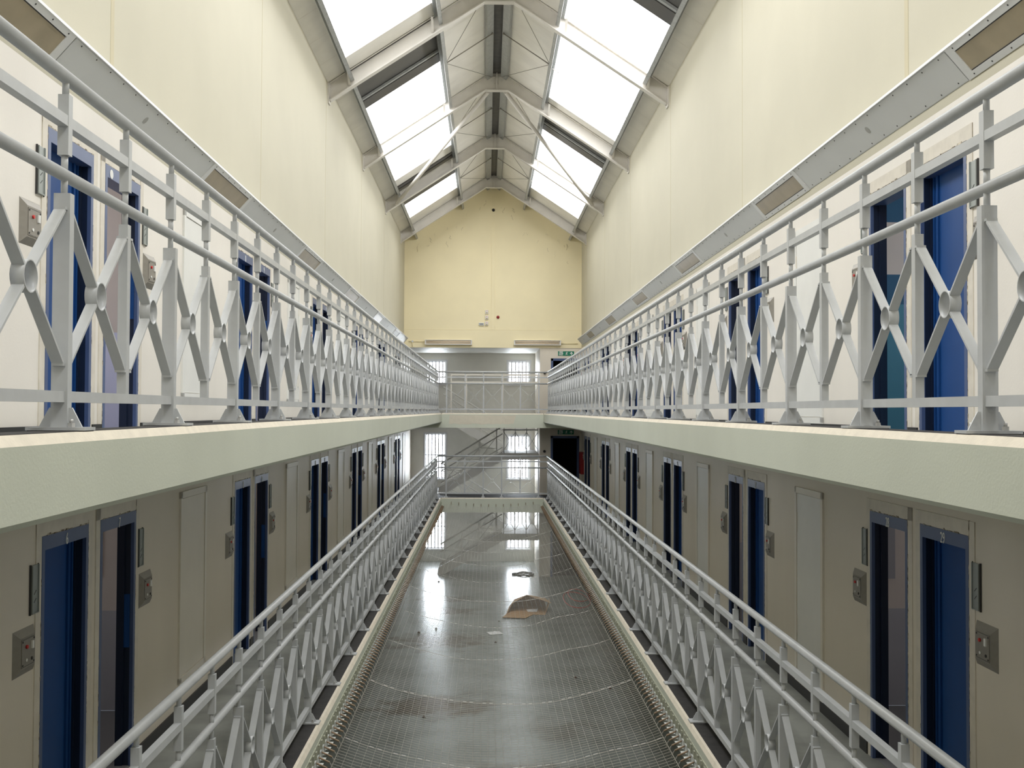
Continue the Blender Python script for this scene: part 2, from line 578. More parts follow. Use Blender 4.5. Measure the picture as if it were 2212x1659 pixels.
# windows of the stair
for i, (c, w_, z0, z1) in enumerate(WINS):
    root = struct(thing('window_%d' % (i + 1), (c, YW, z0), None, None))
    h = z1 - z0
    fr = MB()
    fw = 0.05
    for a, b in ((-w_ / 2, -w_ / 2 + fw), (w_ / 2 - fw, w_ / 2)): fr.box(a, b, 0.06, 0.16, fw, h - fw)
    fr.box(-w_ / 2, w_ / 2, 0.06, 0.16, 0, fw)
    fr.box(-w_ / 2, w_ / 2, 0.06, 0.16, h - fw, h)
    # architrave on the wall face
    for a, b in ((-w_ / 2 - 0.06, -w_ / 2), (w_ / 2, w_ / 2 + 0.06)): fr.box(a, b, -0.012, 0.0, 0.0, h)
    fr.box(-w_ / 2 - 0.06, w_ / 2 + 0.06, -0.012, 0.0, h, h + 0.06)
    fr.build('window_frame', 'winframe', root)
    sl = MB(); sl.box(-w_ / 2 - 0.08, w_ / 2 + 0.08, -0.06, -0.001, -0.05, 0.0)
    sl.build('window_sill', 'winframe', root)
    pn = MB(); pn.quad((-w_ / 2, 0.2, 0), (w_ / 2, 0.2, 0), (w_ / 2, 0.2, h), (-w_ / 2, 0.2, h))
    pn.build('pane', 'winpane', root)
    for k in range(5):
        x = -w_ / 2 + w_ * (k + 1) / 6
        bm_ = MB(); bm_.box(-0.022, 0.022, 0.02, 0.05, 0, h)
        bm_.build('bar', 'bars', root, (x, 0, 0))
    if h > 1.2:
        bm_ = MB(); bm_.box(-w_ / 2, w_ / 2, 0.0, 0.02, 0.52 * h, 0.52 * h + 0.035)
        bm_.build('cross_bar', 'bars', root)

# blue framed doorways in the end wall
dn = [100]


def next_door():
    dn[0] += 1
    return 'door_%d' % (dn[0] - 100)


for z0, word in ((ZUW, 'upper'), (ZL, 'lower'), (ZG, 'ground floor')):
    root = struct(thing(next_door(), ((DX0 + DX1) / 2, YE, z0), None, None))
    mb = MB()
    w2 = (DX1 - DX0) / 2
    for a, b in ((-w2, -w2 + 0.075), (w2 - 0.075, w2)): mb.box(a, b, -0.015, 0.14, 0, 1.98)
    mb.box(-w2, w2, -0.015, 0.14, 1.90, 1.98)
    mb.build('frame', 'blue', root)

# black skirtings along the gallery walls
bn = 0
for side in (-1, 1):
    for z in (ZL, ZU):
        mb = MB()
        edges = [YN]
        for c in pairs(side):
            (a, b), (d, e) = near_far(c)
            edges += [a - 0.07, b + 0.03, d - 0.03, e + 0.07]
        edges.append(YE)
        xa, xb = sorted((side * (WX - 0.016), side * WX))
        zs = z - (0.125 if z == ZU else 0.004)
        for a, b in zip(edges[::2], edges[1::2]): mb.box(xa, xb, a, b, zs, zs + 0.10)
        bn += 1
        struct(mb.build('baseboard_%s' % SIDE[side], 'black'))

# ------------------------------------------------------------------ roof
SN = math.hypot(1, ROOF_S)
XU, XLo = 1.15, 2.64                           # rooflight band on each slope (half widths)
GL = {-1: [(1.46, 8.36, 'g'), (8.96, 10.86, 'd'), (10.86, 18.36, 'g'), (18.96, 21.46, 'd'), (21.46, 28.26, 'g'), (28.96, 31.56, 'd'), (31.56, 33.7, 'g')],
      1: [(-2.6, 3.4, 'g'), (4.0, 6.66, 'd'), (6.66, 13.76, 'g'), (14.36, 16.61, 'd'), (16.61, 23.86, 'g'), (24.46, 26.56, 'd'), (26.56, 33.6, 'g')]}


def on_roof(s, x, y, up=0.0):
    """point on the roof slope, raised by up along its normal"""
    return (s * (x + up * ROOF_S / SN), y, roof_z(x) + up / SN)


wn = len(WINS)
for s in (-1, 1):
    mb = MB()

    def strip(xa, xb, ya, yb, mi=0, up=0.0):
        q = [on_roof(s, xa, ya, up), on_roof(s, xb, ya, up), on_roof(s, xb, yb, up), on_roof(s, xa, yb, up)]
        if s > 0: q.reverse()
        mb.quad(*q, mi)
    strip(0.0, XU, YN, YE)
    strip(XLo, WX + 0.1, YN, YE)
    cur = YN
    for (a, b, kind) in GL[s]:
        if a > cur: strip(XU, XLo, cur, a)
        cur = b
    strip(XU, XLo, cur, YE)
    struct(mb.build('ceiling', 'clad'))
    # cladding board joints along the slope
    mb = MB()
    y = YN
    while y < YE:
        for xa, xb in ((0.24, XU - 0.06), (XLo + 0.06, WX)):
            q = [on_roof(s, xa, y, -0.004), on_roof(s, xb, y, -0.004), on_roof(s, xb, y + 0.009, -0.004), on_roof(s, xa, y + 0.009, -0.004)]
            if s > 0: q.reverse()
            mb.quad(*q)
        y += 1.05
    struct(mb.build('ceiling', mat('cladding joint', (0.70, 0.66, 0.58), 0.7)))
    for (a, b, kind) in GL[s]:
        wn += 1
        root = struct(thing('window_%d' % wn, on_roof(s, (XU + XLo) / 2, a), None, None))
        ro = Vector(root.location)

        def P(x, y, up): return tuple(Vector(on_roof(s, x, y, up)) - ro)
        up = 0.16 if kind == 'g' else 0.05
        fr = MB()
        # upstand kerbs round the opening
        for (p, q) in (((XU, a), (XLo, a)), ((XLo, a), (XLo, b)), ((XLo, b), (XU, b)), ((XU, b), (XU, a))):
            fr.quad(P(*p, 0.0), P(*q, 0.0), P(*q, up), P(*p, up))
        fr.build('frame', 'clad' if kind == 'g' else 'vent', root)
        pn = MB()
        qq = [P(XU, a, up), P(XLo, a, up), P(XLo, b, up), P(XU, b, up)]
        if s > 0: qq.reverse()
        pn.quad(*qq)
        pn.build('pane' if kind == 'g' else 'shutter', 'skypane' if kind == 'g' else 'vent', root)
        if kind == 'd':
            lg = MB()
            for (e0, e1, u0, u1, mi) in ((b - 0.50, b - 0.02, -0.01, 0.03, 1), (b - 0.60, b - 0.52, 0.0, 0.04, 0), (a, a + 0.10, -0.03, 0.04, 1), (a + 0.14, a + 0.24, -0.02, 0.04, 1), (a + 0.55, a + 0.58, 0.03, 0.045, 1)):
                n = len(lg.v)
                lg.v += [P(x, y, u) for u in (u0, u1) for y in (e0, e1) for x in (XU, XLo)]
                for q in ((0, 2, 3, 1), (4, 5, 7, 6), (0, 1, 5, 4), (2, 6, 7, 3), (0, 4, 6, 2), (1, 3, 7, 5)):
                    lg.face(tuple(n + i for i in q), mi)
            lg.build('shutter_rail', ['galv', 'ventdark'], root)
        else:
            gb = MB()
            ny = int((b - a) / 1.1)
            for k in range(1, ny):
                y = a + (b - a) * k / ny
                gb.tube([P(XU, y, up - 0.012), P(XLo, y, up - 0.012)], 0.004, 4)
            gb.build('glazing_bar', 'galv', root)

# ================================================================== ROOF STEEL
TR = [3.1, 8.4, 13.7, 19.02, 24.32, 29.71, 34.97]
truss0 = None
tnames = {19.02: 'white steel roof frame nearest the top of the picture', 24.32: 'second white steel roof frame, tube braces start at its apex',
          29.71: 'third white steel roof frame, tube braces end at its feet', 34.97: 'white steel roof frame standing just before the cream gable wall',
          3.1: 'white steel roof frame over the near end of the hall', 8.4: 'white steel roof frame second from the near end', 13.7: 'white steel roof frame third from the near end'}
for y in TR[2:]:
    if truss0 is None:
        root = thing('roof_truss', (0, y, R(5.34)), tnames[y], 'roof frame', 'white steel roof frames')
        truss0 = root
        for s in (-1, 1):
            ax = Vector((-s, 0, ROOF_S)).normalized()      # from the wall up to the ridge
            az = Vector((s * ROOF_S, 0, 1)).normalized()
            o = Vector((s * (WX - 0.02), 0, R(5.72) - R(5.34)))
            L = (WX - 0.02) * SN
            d = 0.255
            rf = MB()
            rf.obox(o, ax, (0, 1, 0), az, (0, L), (-0.07, 0.07), (-0.016, 0))
            rf.poly([o - Vector((0, 0.006, 0)), o + ax * L - Vector((0, 0.006, 0)), o + ax * L - az * d - Vector((0, 0.006, 0)), o - ax * 0.15 - az * d - Vector((0, 0.006, 0))], (0, 0.012, 0))
            Lb = L - 0.235 * SN + d * 0.0
            rf.obox(o, ax, (0, 1, 0), az, (-0.15, L - 0.26 * SN - 0.13), (-0.075, 0.075), (-d - 0.016, -d))
            rf.build('rafter', 'raft', root)
            ep = MB()
            xa, xb = sorted((s * (WX - 0.025), s * WX))
            ep.box(xa, xb, -0.09, 0.09, 0.02, 0.38)
            for zz in (0.08, 0.32):
                ep.tube([(s * (WX - 0.045), -0.05, zz), (s * (WX - 0.01), -0.05, zz)], 0.013, 6)
                ep.tube([(s * (WX - 0.045), 0.05, zz), (s * (WX - 0.01), 0.05, zz)], 0.013, 6)
            ep.build('end_plate', 'raft', root)
            for x in (XU + 0.02, XLo - 0.02):
                fb = MB()
                p = Vector((s * x, -0.02, roof_z(x) - R(5.34) - 0.28))
                q = Vector((s * x, -0.30, roof_z(x) - R(5.34) - 0.10))
                fb.obox(p, (q - p).normalized(), (1, 0, 0), Vector((0, 0.6, 0.8)), (0, (q - p).length), (-0.02, 0.02), (-0.004, 0.004))
                fb.build('fly_brace', 'raft', root)
        zb = roof_z(0.25) - R(5.34) - 0.325
        hp = MB()
        hp.box(-0.28, 0.28, -0.075, 0.075, zb - 0.016, zb + 0.002)
        hp.poly([(-0.30, -0.006, zb), (0.30, -0.006, zb), (0.30, -0.006, zb + 0.15), (0, -0.006, zb + 0.33), (-0.30, -0.006, zb + 0.15)], (0, 0.012, 0))
        hp.box(-0.012, 0.012, -0.075, 0.075, zb, zb + 0.50)
        for s in (-1, 1):
            for (bx, bz) in ((0.06, 0.30), (0.12, 0.22), (0.05, 0.16)):
                hp.tube([(s * bx, -0.03, zb + bz), (s * bx, 0.03, zb + bz)], 0.014, 6)
        hp.build('apex_plate', 'raft', root)
    else:
        c = copy_tree(truss0)
        c.location.y = y
        tag(c, tnames[y])

# purlins: two each side of the ridge, two each side of the rooflights
PUR = []
for s in (-1, 1):
    for (x, w_, nm, lb) in ((0.205, 0.13, 'ridge_purlin', 'ridge'), (XU - 0.02, 0.07, 'purlin', 'up'), (XLo + 0.03, 0.07, 'purlin', 'low')):
        mb = MB()
        ax = Vector((s, 0, -ROOF_S)).normalized()
        az = Vector((s * ROOF_S, 0, 1)).normalized()
        o = Vector(on_roof(s, x, 12.0))
        if lb == 'ridge':
            mb.obox((0, 0, 0), ax, (0, 1, 0), az, (-0.075, 0.075), (0, YE - 12.0), (-0.10, -0.01))
        else:   # channel section
            mb.obox((0, 0, 0), ax, (0, 1, 0), az, (-0.035, 0.035), (0, YE - 12.0), (-0.03, -0.018))
            mb.obox((0, 0, 0), ax, (0, 1, 0), az, (-0.035, -0.028), (0, YE - 12.0), (-0.19, -0.018))
            mb.obox((0, 0, 0), ax, (0, 1, 0), az, (-0.035, 0.035), (0, YE - 12.0), (-0.19, -0.182))
        ob = mb.build(nm, 'galv', None, o)
        tx = {'ridge': 'grey steel purlin along the %s of the dark ridge strip',
              'up': 'grey channel purlin above the %s rooflights, nearer the ridge',
              'low': 'grey channel purlin below the %s rooflights, nearer the wall'}[lb]
        tag(ob, tx % (SIDE[s] + ' side' if lb == 'ridge' else SIDE[s]), 'purlin', 'roof purlins')
mb = MB()
mb.box(-0.13, 0.13, YN, YE, roof_z(0) - 0.105, roof_z(0) - 0.10)
struct(mb.build('ceiling', 'dark'))

# thin tie rods and wires between the purlins, bay by bay
bays = [(19.02, 24.32, 'first'), (24.32, 29.71, 'second'), (29.71, 34.97, 'third')]
for (a, b, wd) in bays:
    for s in (-1, 1):
        ym = (a + b) / 2 - 0.3
        for kind in (0, 1, 2):
            mb = MB()
            ends = {0: ((0.17, ym), (XU - 0.05, ym)), 1: ((0.42, a + 0.35), (XU - 0.05, ym)), 2: ((0.20, b - 0.2), (XU - 0.05, ym))}[kind]
            p, q = on_roof(s, *ends[0], -0.13), on_roof(s, *ends[1], -0.13)
            mb.tube([p, q], 0.011 if kind == 0 else 0.006, 5)
            if kind == 0: mb.tube([p, Vector(p).lerp(Vector(q), 0.03)], 0.022, 6)
            ob = mb.build('tie_rod', 'rod')
            lb = {0: 'straight thin tie rod from ridge to purlin, %s slope, %s bay in view',
                  1: 'diagonal tie wire rising to the near frame, %s slope, %s bay in view',
                  2: 'tie wire running to the far apex, %s slope, %s bay in view'}[kind]
            tag(ob, lb % (SIDE[s], wd), 'tie rod', 'roof tie rods and wires')
for s, ys in ((1, (21.6, 32.2)), (-1, (26.9,))):
    for i, y in enumerate(ys):
        mb = MB()
        mb.tube([on_roof(s, XU, y, -0.10), on_roof(s, XLo, y, -0.10)], 0.010, 5)
        ob = mb.build('tie_rod', 'raft')
        tag(ob, ['white rod crossing the large right rooflight', 'white rod crossing the farthest right rooflight'][i] if s > 0 else 'white rod crossing the middle left rooflight', 'tie rod', 'roof tie rods and wires')
for s in (-1, 1):
    mb = MB()
    p = Vector(on_roof(s, 0.36, 24.42, -0.30))
    q = Vector(on_roof(s, 2.80, 29.5, -0.26))
    mb.tube([p, q], 0.05, 10)
    mb.tube([q, q + (q - p).normalized() * 0.12], 0.02, 6)
    tag(mb.build('brace_tube', 'raft'), 'white diagonal brace tube under the %s roof slope' % SIDE[s], 'brace', 'roof brace tubes')

# ================================================================== RAILINGS
# all heights above the deck; local y runs along the railing, local x across it
H_TOP, H_BAR, H_TUBE = 1.337, 1.165, 0.963
H_BOT = 0.126


def rail_post_mesh(main):
    mb = MB()
    w2 = 0.031 if main else 0.02
    d2 = 0.021
    mb.box(-w2, w2, -d2, d2, 0.012 if main else 0.105, 0.892)
    mb.tube([(0, 0, 0.89), (0, 0, H_TUBE)], 0.0135, 8)
    mb.tube([(0, 0, H_TUBE), (0, 0, 1.04)], 0.0135, 8)
    mb.box(-0.0205, 0.0205, -0.02, 0.02, 1.037, 1.267)
    mb.tube([(0, 0, 1.265), (0, 0, H_TOP)], 0.0135, 8)
    if main:
        for s in (-1, 1):      # triangular gussets
            mb.poly([(s * w2, -0.004, 0.012), (s * (w2 + 0.05), -0.004, 0.012), (s * (w2 + 0.045), -0.004, 0.022), (s * (w2 + 0.012), -0.004, 0.085), (s * w2, -0.004, 0.085)], (0, 0.008, 0))
    return mb


def base_plate_mesh():
    mb = MB()
    mb.box(-0.11, 0.11, -0.055, 0.055, 0.0, 0.012)
    mb.box(-0.105, 0.105, -0.05, 0.05, -0.004, 0.0, 1)
    return mb


def bolt_mesh():
    mb = MB()
    mb.tube([(0, 0, 0.012), (0, 0, 0.028)], 0.014, 6, smooth=False)
    mb.tube([(0, 0, 0.028), (0, 0, 0.042)], 0.008, 6)
    return mb


RING_R = 0.0585
Z_HI, Z_LO = 0.830, 0.248
Z_MID = (Z_HI + Z_LO) / 2


def brace_mesh(L, hp):
    """four flat strips from the posts to the ring; L bay length, hp half post width"""
    mb = MB()
    w2 = 0.022
    t = 0.005
    for sy in (-1, 1):
        for sz in (-1, 1):
            zt = Z_MID + sz * (Z_HI - Z_MID)
            y0 = sy * (L / 2 - hp)
            a = math.atan2(Z_HI - Z_MID - 0.02, L / 2 - hp)
            y1, z1 = sy * RING_R * math.cos(a) * 0.98, Z_MID + sz * RING_R * math.sin(a) * 0.98
            p0, p1 = Vector((0, y0 - sy * 0.018, zt - sz * 0.006)), Vector((0, y1, z1))
            dv = (p1 - p0).normalized()
            nv = Vector((1, 0, 0)).cross(dv)
            mb.obox(p0, dv, (1, 0, 0), nv, (0, (p1 - p0).length), (-w2, w2), (-t, t))
            # welded tab against the post
            tab = Vector((0, y0, zt + sz * 0.002))
            mb.obox(tab, (0, -sy, 0), (1, 0, 0), (0, 0, 1), (-0.002, 0.022), (-w2, w2), (-t, t))
    return mb


def ring_mesh():
    mb = MB()
    n = 20
    rows = []
    for (r, x) in ((RING_R, -0.0245), (RING_R, 0.0245), (RING_R - 0.004, 0.0245), (RING_R - 0.004, -0.0245)):
        st = len(mb.v)
        for k in range(n):
            th = 2 * PI * k / n
            mb.v.append((x, r * math.cos(th), r * math.sin(th)))
        rows.append(st)
    for i in range(4):
        j = (i + 1) % 4
        for k in range(n):
            mb.face((rows[i] + k, rows[i] + (k + 1) % n, rows[j] + (k + 1) % n, rows[j] + k), 0, i in (0, 2))
    return mb


PROTO = {}


def railing(label, loc, rz, posts, mains, y0, y1, ext=(0, 0), lens=None):
    """posts: local y of the posts; mains: set of indices standing on the deck"""
    root = thing('railing', loc, label, 'railing', 'gallery railings', rz)
    a, b = y0 - ext[0], y1 + ext[1]
    mb = MB(); mb.tube([(0, a, H_TOP), (0, b, H_TOP)], 0.0265, 14); mb.build('handrail', 'rail', root)
    mb = MB(); mb.box(-0.0192, 0.0192, a, b, H_BAR - 0.02, H_BAR + 0.02); mb.build('middle_bar', 'rail', root)
    mb = MB(); mb.tube([(0, a, H_TUBE), (0, b, H_TUBE)], 0.024, 12); mb.build('lower_tube', 'rail', root)
    mb = MB(); mb.box(-0.021, 0.021, a, b, H_BOT - 0.021, H_BOT + 0.021); mb.build('bottom_bar', 'rail', root)
    L = posts[1] - posts[0]
    for i, y in enumerate(posts):
        if i in mains:
            if 'main' not in PROTO:
                o = rail_post_mesh(True).build('post', 'rail', root, (0, y, 0))
                base_plate_mesh().build('base_plate', ['rail', 'pad'], o)
                for s in (-1, 1): bolt_mesh().build('bolt', 'railedge', o, (s * 0.052, -0.034 * s - 0.0, 0))
                PROTO['main'] = o
            else: put(PROTO['main'], root, (0, y, 0))
        else:
            if 'sec' not in PROTO: PROTO['sec'] = rail_post_mesh(False).build('baluster', 'rail', root, (0, y, 0))
            else: put(PROTO['sec'], root, (0, y, 0))
        if i + 1 < len(posts):
            yc = (y + posts[i + 1]) / 2
            key = 'brace%.3f' % L
            if key not in PROTO:
                o = brace_mesh(L, 0.021).build('cross_brace', 'rail', root, (0, yc, 0))
                ring_mesh().build('ring', 'rail', o, (0, 0, Z_MID))
                PROTO[key] = o
            else: put(PROTO[key], root, (0, yc, 0))
    return root


BAY = 0.69
for (s, z, ph, lb) in ((-1, ZU, 4.13, 'long grey diamond-braced railing along the left upper gallery'),
                       (1, ZU, 4.21, 'long grey diamond-braced railing along the right upper gallery'),
                       (-1, ZL, 4.38, 'long grey diamond-braced railing along the left lower gallery'),
                       (1, ZL, 4.40, 'long grey diamond-braced railing along the right lower gallery')):
    ys = []
    y = ph - 2 * BAY
    while y < YB - 0.05:
        ys.append(y)
        y += BAY
    if z == ZL: ys = [q for q in ys if q > 3.6]
    k0 = round((ph - ys[0]) / BAY) % 2
    mains = {i for i in range(len(ys)) if (i + k0) % 2 == 0} | {len(ys) - 1}
    railing(lb, (s * RX, 0, z + 0.004), 0.0, ys, mains, ys[0] - 0.3, YB + 0.13)
for z, lb in ((ZU, 'short grey railing across the upper end landing'), (ZL, 'short grey railing across the lower end landing')):
    px = [-1.5, -0.9, -0.3, 0.3, 0.9, 1.5]
    railing(lb, (0, YB + 0.13, z + 0.004), -PI / 2, px, {0, 2, 3, 5}, -RX, RX)

# ================================================================== CELL DOORS
doors = []
LOWNUM = {-1: (6, 7), 1: (29, 28)}


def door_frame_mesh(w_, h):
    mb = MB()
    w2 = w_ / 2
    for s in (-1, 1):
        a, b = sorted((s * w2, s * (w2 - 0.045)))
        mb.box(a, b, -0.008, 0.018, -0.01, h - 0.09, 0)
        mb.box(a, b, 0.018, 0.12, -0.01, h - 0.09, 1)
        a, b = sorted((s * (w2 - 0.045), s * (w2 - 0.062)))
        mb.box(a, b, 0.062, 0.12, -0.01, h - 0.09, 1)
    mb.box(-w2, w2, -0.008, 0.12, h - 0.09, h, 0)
    return mb


def leaf_mesh(w_, h, strip):
    mb = MB()
    w2 = w_ / 2 - 0.045
    mb.box(-w2, w2, 0.085, 0.125, 0.006, h - 0.09, 0)
    x = strip * (w2 - 0.10)
    mb.box(x - 0.012, x + 0.012, 0.070, 0.085, 0.006, h - 0.09, 0)
    x = strip * (w2 - 0.02)
    mb.box(x - 0.02, x + 0.02, 0.074, 0.085, 0.006, h - 0.09, 0)
    # observation flap
    mb.box(-strip * (w2 - 0.12) - 0.03, -strip * (w2 - 0.12) + 0.03, 0.079, 0.086, 1.0, 1.55, 0)
    return mb


def surround_mesh(w_, h):
    mb = MB()
    w2 = w_ / 2
    for s in (-1, 1):
        a, b = sorted((s * (w2 + 0.002), s * (w2 + 0.085)))
        mb.box(a, b, -0.006, 0.0, -0.005, h + 0.10, 0)
    mb.box(-w2 - 0.085, w2 + 0.085, -0.006, 0.0, h + 0.004, h + 0.10, 0)
    return mb


def chip_mesh(w_, h, seed):
    """ragged broken filler along the head and one side of the frame"""
    rnd = random.Random(seed)
    mb = MB()
    w2 = w_ / 2
    x = -w2
    while x < w2:
        l = rnd.uniform(0.02, 0.09)
        if rnd.random() < 0.7: mb.box(x, min(x + l, w2), -0.0075, 0.0, h + 0.0, h + rnd.uniform(0.004, 0.014), 0)
        x += l + rnd.uniform(0.0, 0.03)
    for s in (-1, 1):
        z = 0.1
        while z < h:
            l = rnd.uniform(0.03, 0.14)
            if rnd.random() < (0.75 if s > 0 else 0.45):
                a, b = sorted((s * w2, s * (w2 + rnd.uniform(0.003, 0.010))))
                mb.box(a, b, -0.0075, 0.0, z, z + l, 0)
            z += l + rnd.uniform(0.0, 0.05)
    return mb


DM = {}


def dpart(key, fn, name, mats, parent):
    if key not in DM: DM[key] = fn().build(name, mats, parent)
    else: put(DM[key], parent)
    return DM[key]


def wall_rot(side): return PI / 2 if side < 0 else -PI / 2


plate0 = [None]
card0 = [None]
door_words = {}
for side in (-1, 1):
    for z, lev in ((ZL, 'lower'), (ZUW, 'upper')):
        n_along = 0
        for ki, c in enumerate(pairs(side)):
            for far, (a, b) in enumerate(near_far(c)):
                inview = ki >= 1
                root = struct(thing(next_door(), (side * WX, (a + b) / 2, z), None, None, None, wall_rot(side)))
                w_ = b - a
                closed = not far
                fsgn = 1 if side < 0 else -1               # local x direction that points away from the camera
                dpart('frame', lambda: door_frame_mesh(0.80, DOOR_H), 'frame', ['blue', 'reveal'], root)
                dpart('surround', lambda: surround_mesh(0.80, DOOR_H), 'surround', 'surround', root)
                sd = random.randrange(4)
                dpart('chip%d%d' % (sd, side), lambda: chip_mesh(0.80, DOOR_H, sd * 10 + side), 'chipped_edge', 'chip', root)
                if closed: dpart('leaf%d' % fsgn, lambda: leaf_mesh(0.80, DOOR_H, fsgn), 'leaf', 'bluedark', root)
                else:
                    lk = dpart('lock', lambda: MB().box(fsgn * 0.355 - 0.012, fsgn * 0.355 + 0.012, 0.02, 0.07, 0.93, 1.35), 'lock_keep', 'bluedark', root)
                if inview:
                    base = LOWNUM[side][far]
                    num = base + (2 * (ki - 1) if side < 0 else -2 * (ki - 1))
                    if lev == 'upper' and side > 0: num += 10
                    if lev == 'upper' and side < 0: num = num - 0
                    txt = None if (lev == 'upper' and side < 0 and ki == 1) else str(num)
                    if txt:
                        nt_ = bpy.data.objects.new('door_number', text_mesh(txt, 0.108, 0.72))
                        if not nt_.data.materials: nt_.data.materials.append(MT['number'])
                        COL.objects.link(nt_)
                        nt_.parent = root
                        nt_.location = (0.0, -0.0095, DOOR_H - 0.060)
                    elif far:
                        mb = MB()
                        mb.tube([(0, -0.008, 0), (0, -0.011, 0)], 0.035, 16)
                        mb.build('door_number', 'number', root, (-0.28, 0, DOOR_H - 0.055))
                if not inview: continue
                n_along += 1
                # hardware on the outer side of the pair
                edge = a if not far else b
                out = -1 if not far else 1                  # +1 = towards larger y
                word = '%s blue door from the front, %s gallery, %s wall' % (ORD[n_along - 1], lev, SIDE[side])
                door_words[(side, lev, n_along)] = word
                if lev == 'lower' and ki == 1: word = 'blue door numbered %d, lower gallery, %s wall' % (num, SIDE[side])
                elif lev == 'lower' and side > 0 and ki == 2: word = 'blue door numbered %d, lower gallery, right wall' % num
                py = edge + out * 0.25
                if plate0[0] is None:
                    p = thing('switch_plate', (0, 0, 0), '', 'switch plate', 'steel switch plates beside the cell doors')
                    mb = MB(); mb.frustum(-0.15, 0.15, -0.14, 0.14, 0.0, -0.03, 0.045)
                    mb.build('plate_body', 'steel', p)
                    mb = MB(); mb.box(-0.092, 0.092, -0.034, -0.03, -0.085, 0.085, 0)
                    mb.box(-0.085, 0.085, -0.0345, -0.034, 0.079, 0.082, 1)
                    mb.box(-0.085, 0.085, -0.0345, -0.034, -0.082, -0.079, 1)
                    for sx in (-1, 1):
                        for sz in (-1, 1): mb.tube([(sx * 0.08, -0.034, sz * 0.07), (sx * 0.08, -0.037, sz * 0.07)], 0.006, 6, 1)
                    mb.tube([(-0.03, -0.034, -0.045), (-0.03, -0.039, -0.045)], 0.010, 8, 2)
                    mb.tube([(0.05, -0.034, -0.05), (0.05, -0.039, -0.05)], 0.010, 8, 1)
                    mb.build('face_plate', ['steel', 'steeldark', 'switch'], p)
                    mb = MB(); mb.tube([(0, -0.033, 0), (0, -0.044, 0)], 0.0115, 12)
                    tag(mb.build('button', 'red', p, (-0.03, 0, 0.035)), 'round red button')
                    mb = MB(); mb.box(-0.012, 0.012, -0.044, -0.033, -0.024, 0.024)
                    tag(mb.build('rocker_switch', 'switch', p, (0.05, 0, 0.035)), 'white rocker switch')
                    plate0[0] = p
                else: p = copy_tree(plate0[0])
                p.location = (side * WX, py, z + 1.345)
                p.rotation_euler = (0, 0, wall_rot(side))
                tag(p, 'steel switch plate beside ' + word)
                if card0[0] is None:
                    q = thing('card_holder', (0, 0, 0), '', 'card holder', 'narrow steel card holders beside the cell doors')
                    mb = MB(); mb.box(-0.05, 0.05, -0.014, 0.0, -0.15, 0.15)
                    mb.box(-0.05, -0.043, -0.020, -0.014, -0.15, 0.15); mb.box(0.043, 0.05, -0.020, -0.014, -0.15, 0.15)
                    mb.box(-0.05, 0.05, -0.020, -0.014, -0.15, -0.143)
                    mb.build('holder_body', 'slot', q)
                    mb = MB(); mb.box(-0.058, -0.050, -0.012, 0.0, -0.155, 0.155); mb.box(0.05, 0.058, -0.012, 0.0, -0.155, 0.155)
                    for zz in (-0.02, -0.07): mb.obox((0, -0.0145, zz), (0.8, 0, 0.6), (0, 1, 0), (-0.6, 0, 0.8), (-0.02, 0.02), (-0.001, 0.0005), (-0.002, 0.002))
                    mb.build('dark_edge', 'steeldark', q)
                    card0[0] = q
                else: q = copy_tree(card0[0])
                q.location = (side * WX, edge + out * 0.115, z + 1.70)
                q.rotation_euler = (0, 0, wall_rot(side))
                tag(q, 'narrow card holder beside ' + word)
        # riser doors midway between the pairs
        for ki, c in enumerate(pairs(side)):
            if ki == 0: continue
            root = struct(thing(next_door(), (side * WX, c + PITCH / 2, z), None, None, None, wall_rot(side)))
            lo = 0.36 if side < 0 else 0.16

            def fr(lo=lo):
                mb = MB()
                for s in (-1, 1):
                    p, q = sorted((s * 0.40, s * 0.46))
                    mb.box(p, q, -0.018, 0.0, lo - 0.05, 2.06)
                mb.box(-0.46, 0.46, -0.018, 0.0, 2.0, 2.06)
                mb.box(-0.46, 0.46, -0.018, 0.0, lo - 0.06, lo)
                return mb
            dpart('rf%d%s' % (side, lev), fr, 'frame', 'riser' if lev == 'lower' else 'white', root)
            dpart('rl%d%s' % (side, lev), lambda lo=lo: MB().box(-0.395, 0.395, -0.010, 0.0, lo + 0.006, 1.994), 'leaf', 'riser' if lev == 'lower' and side < 0 else 'white', root)
            fs = 1 if side < 0 else -1
            dpart('rh%d' % side, lambda: MB().box(fs * 0.385, fs * 0.40, -0.022, -0.008, 0.55, 0.75).box(fs * 0.385, fs * 0.40, -0.022, -0.008, 1.6, 1.8), 'hinge', 'riser', root)

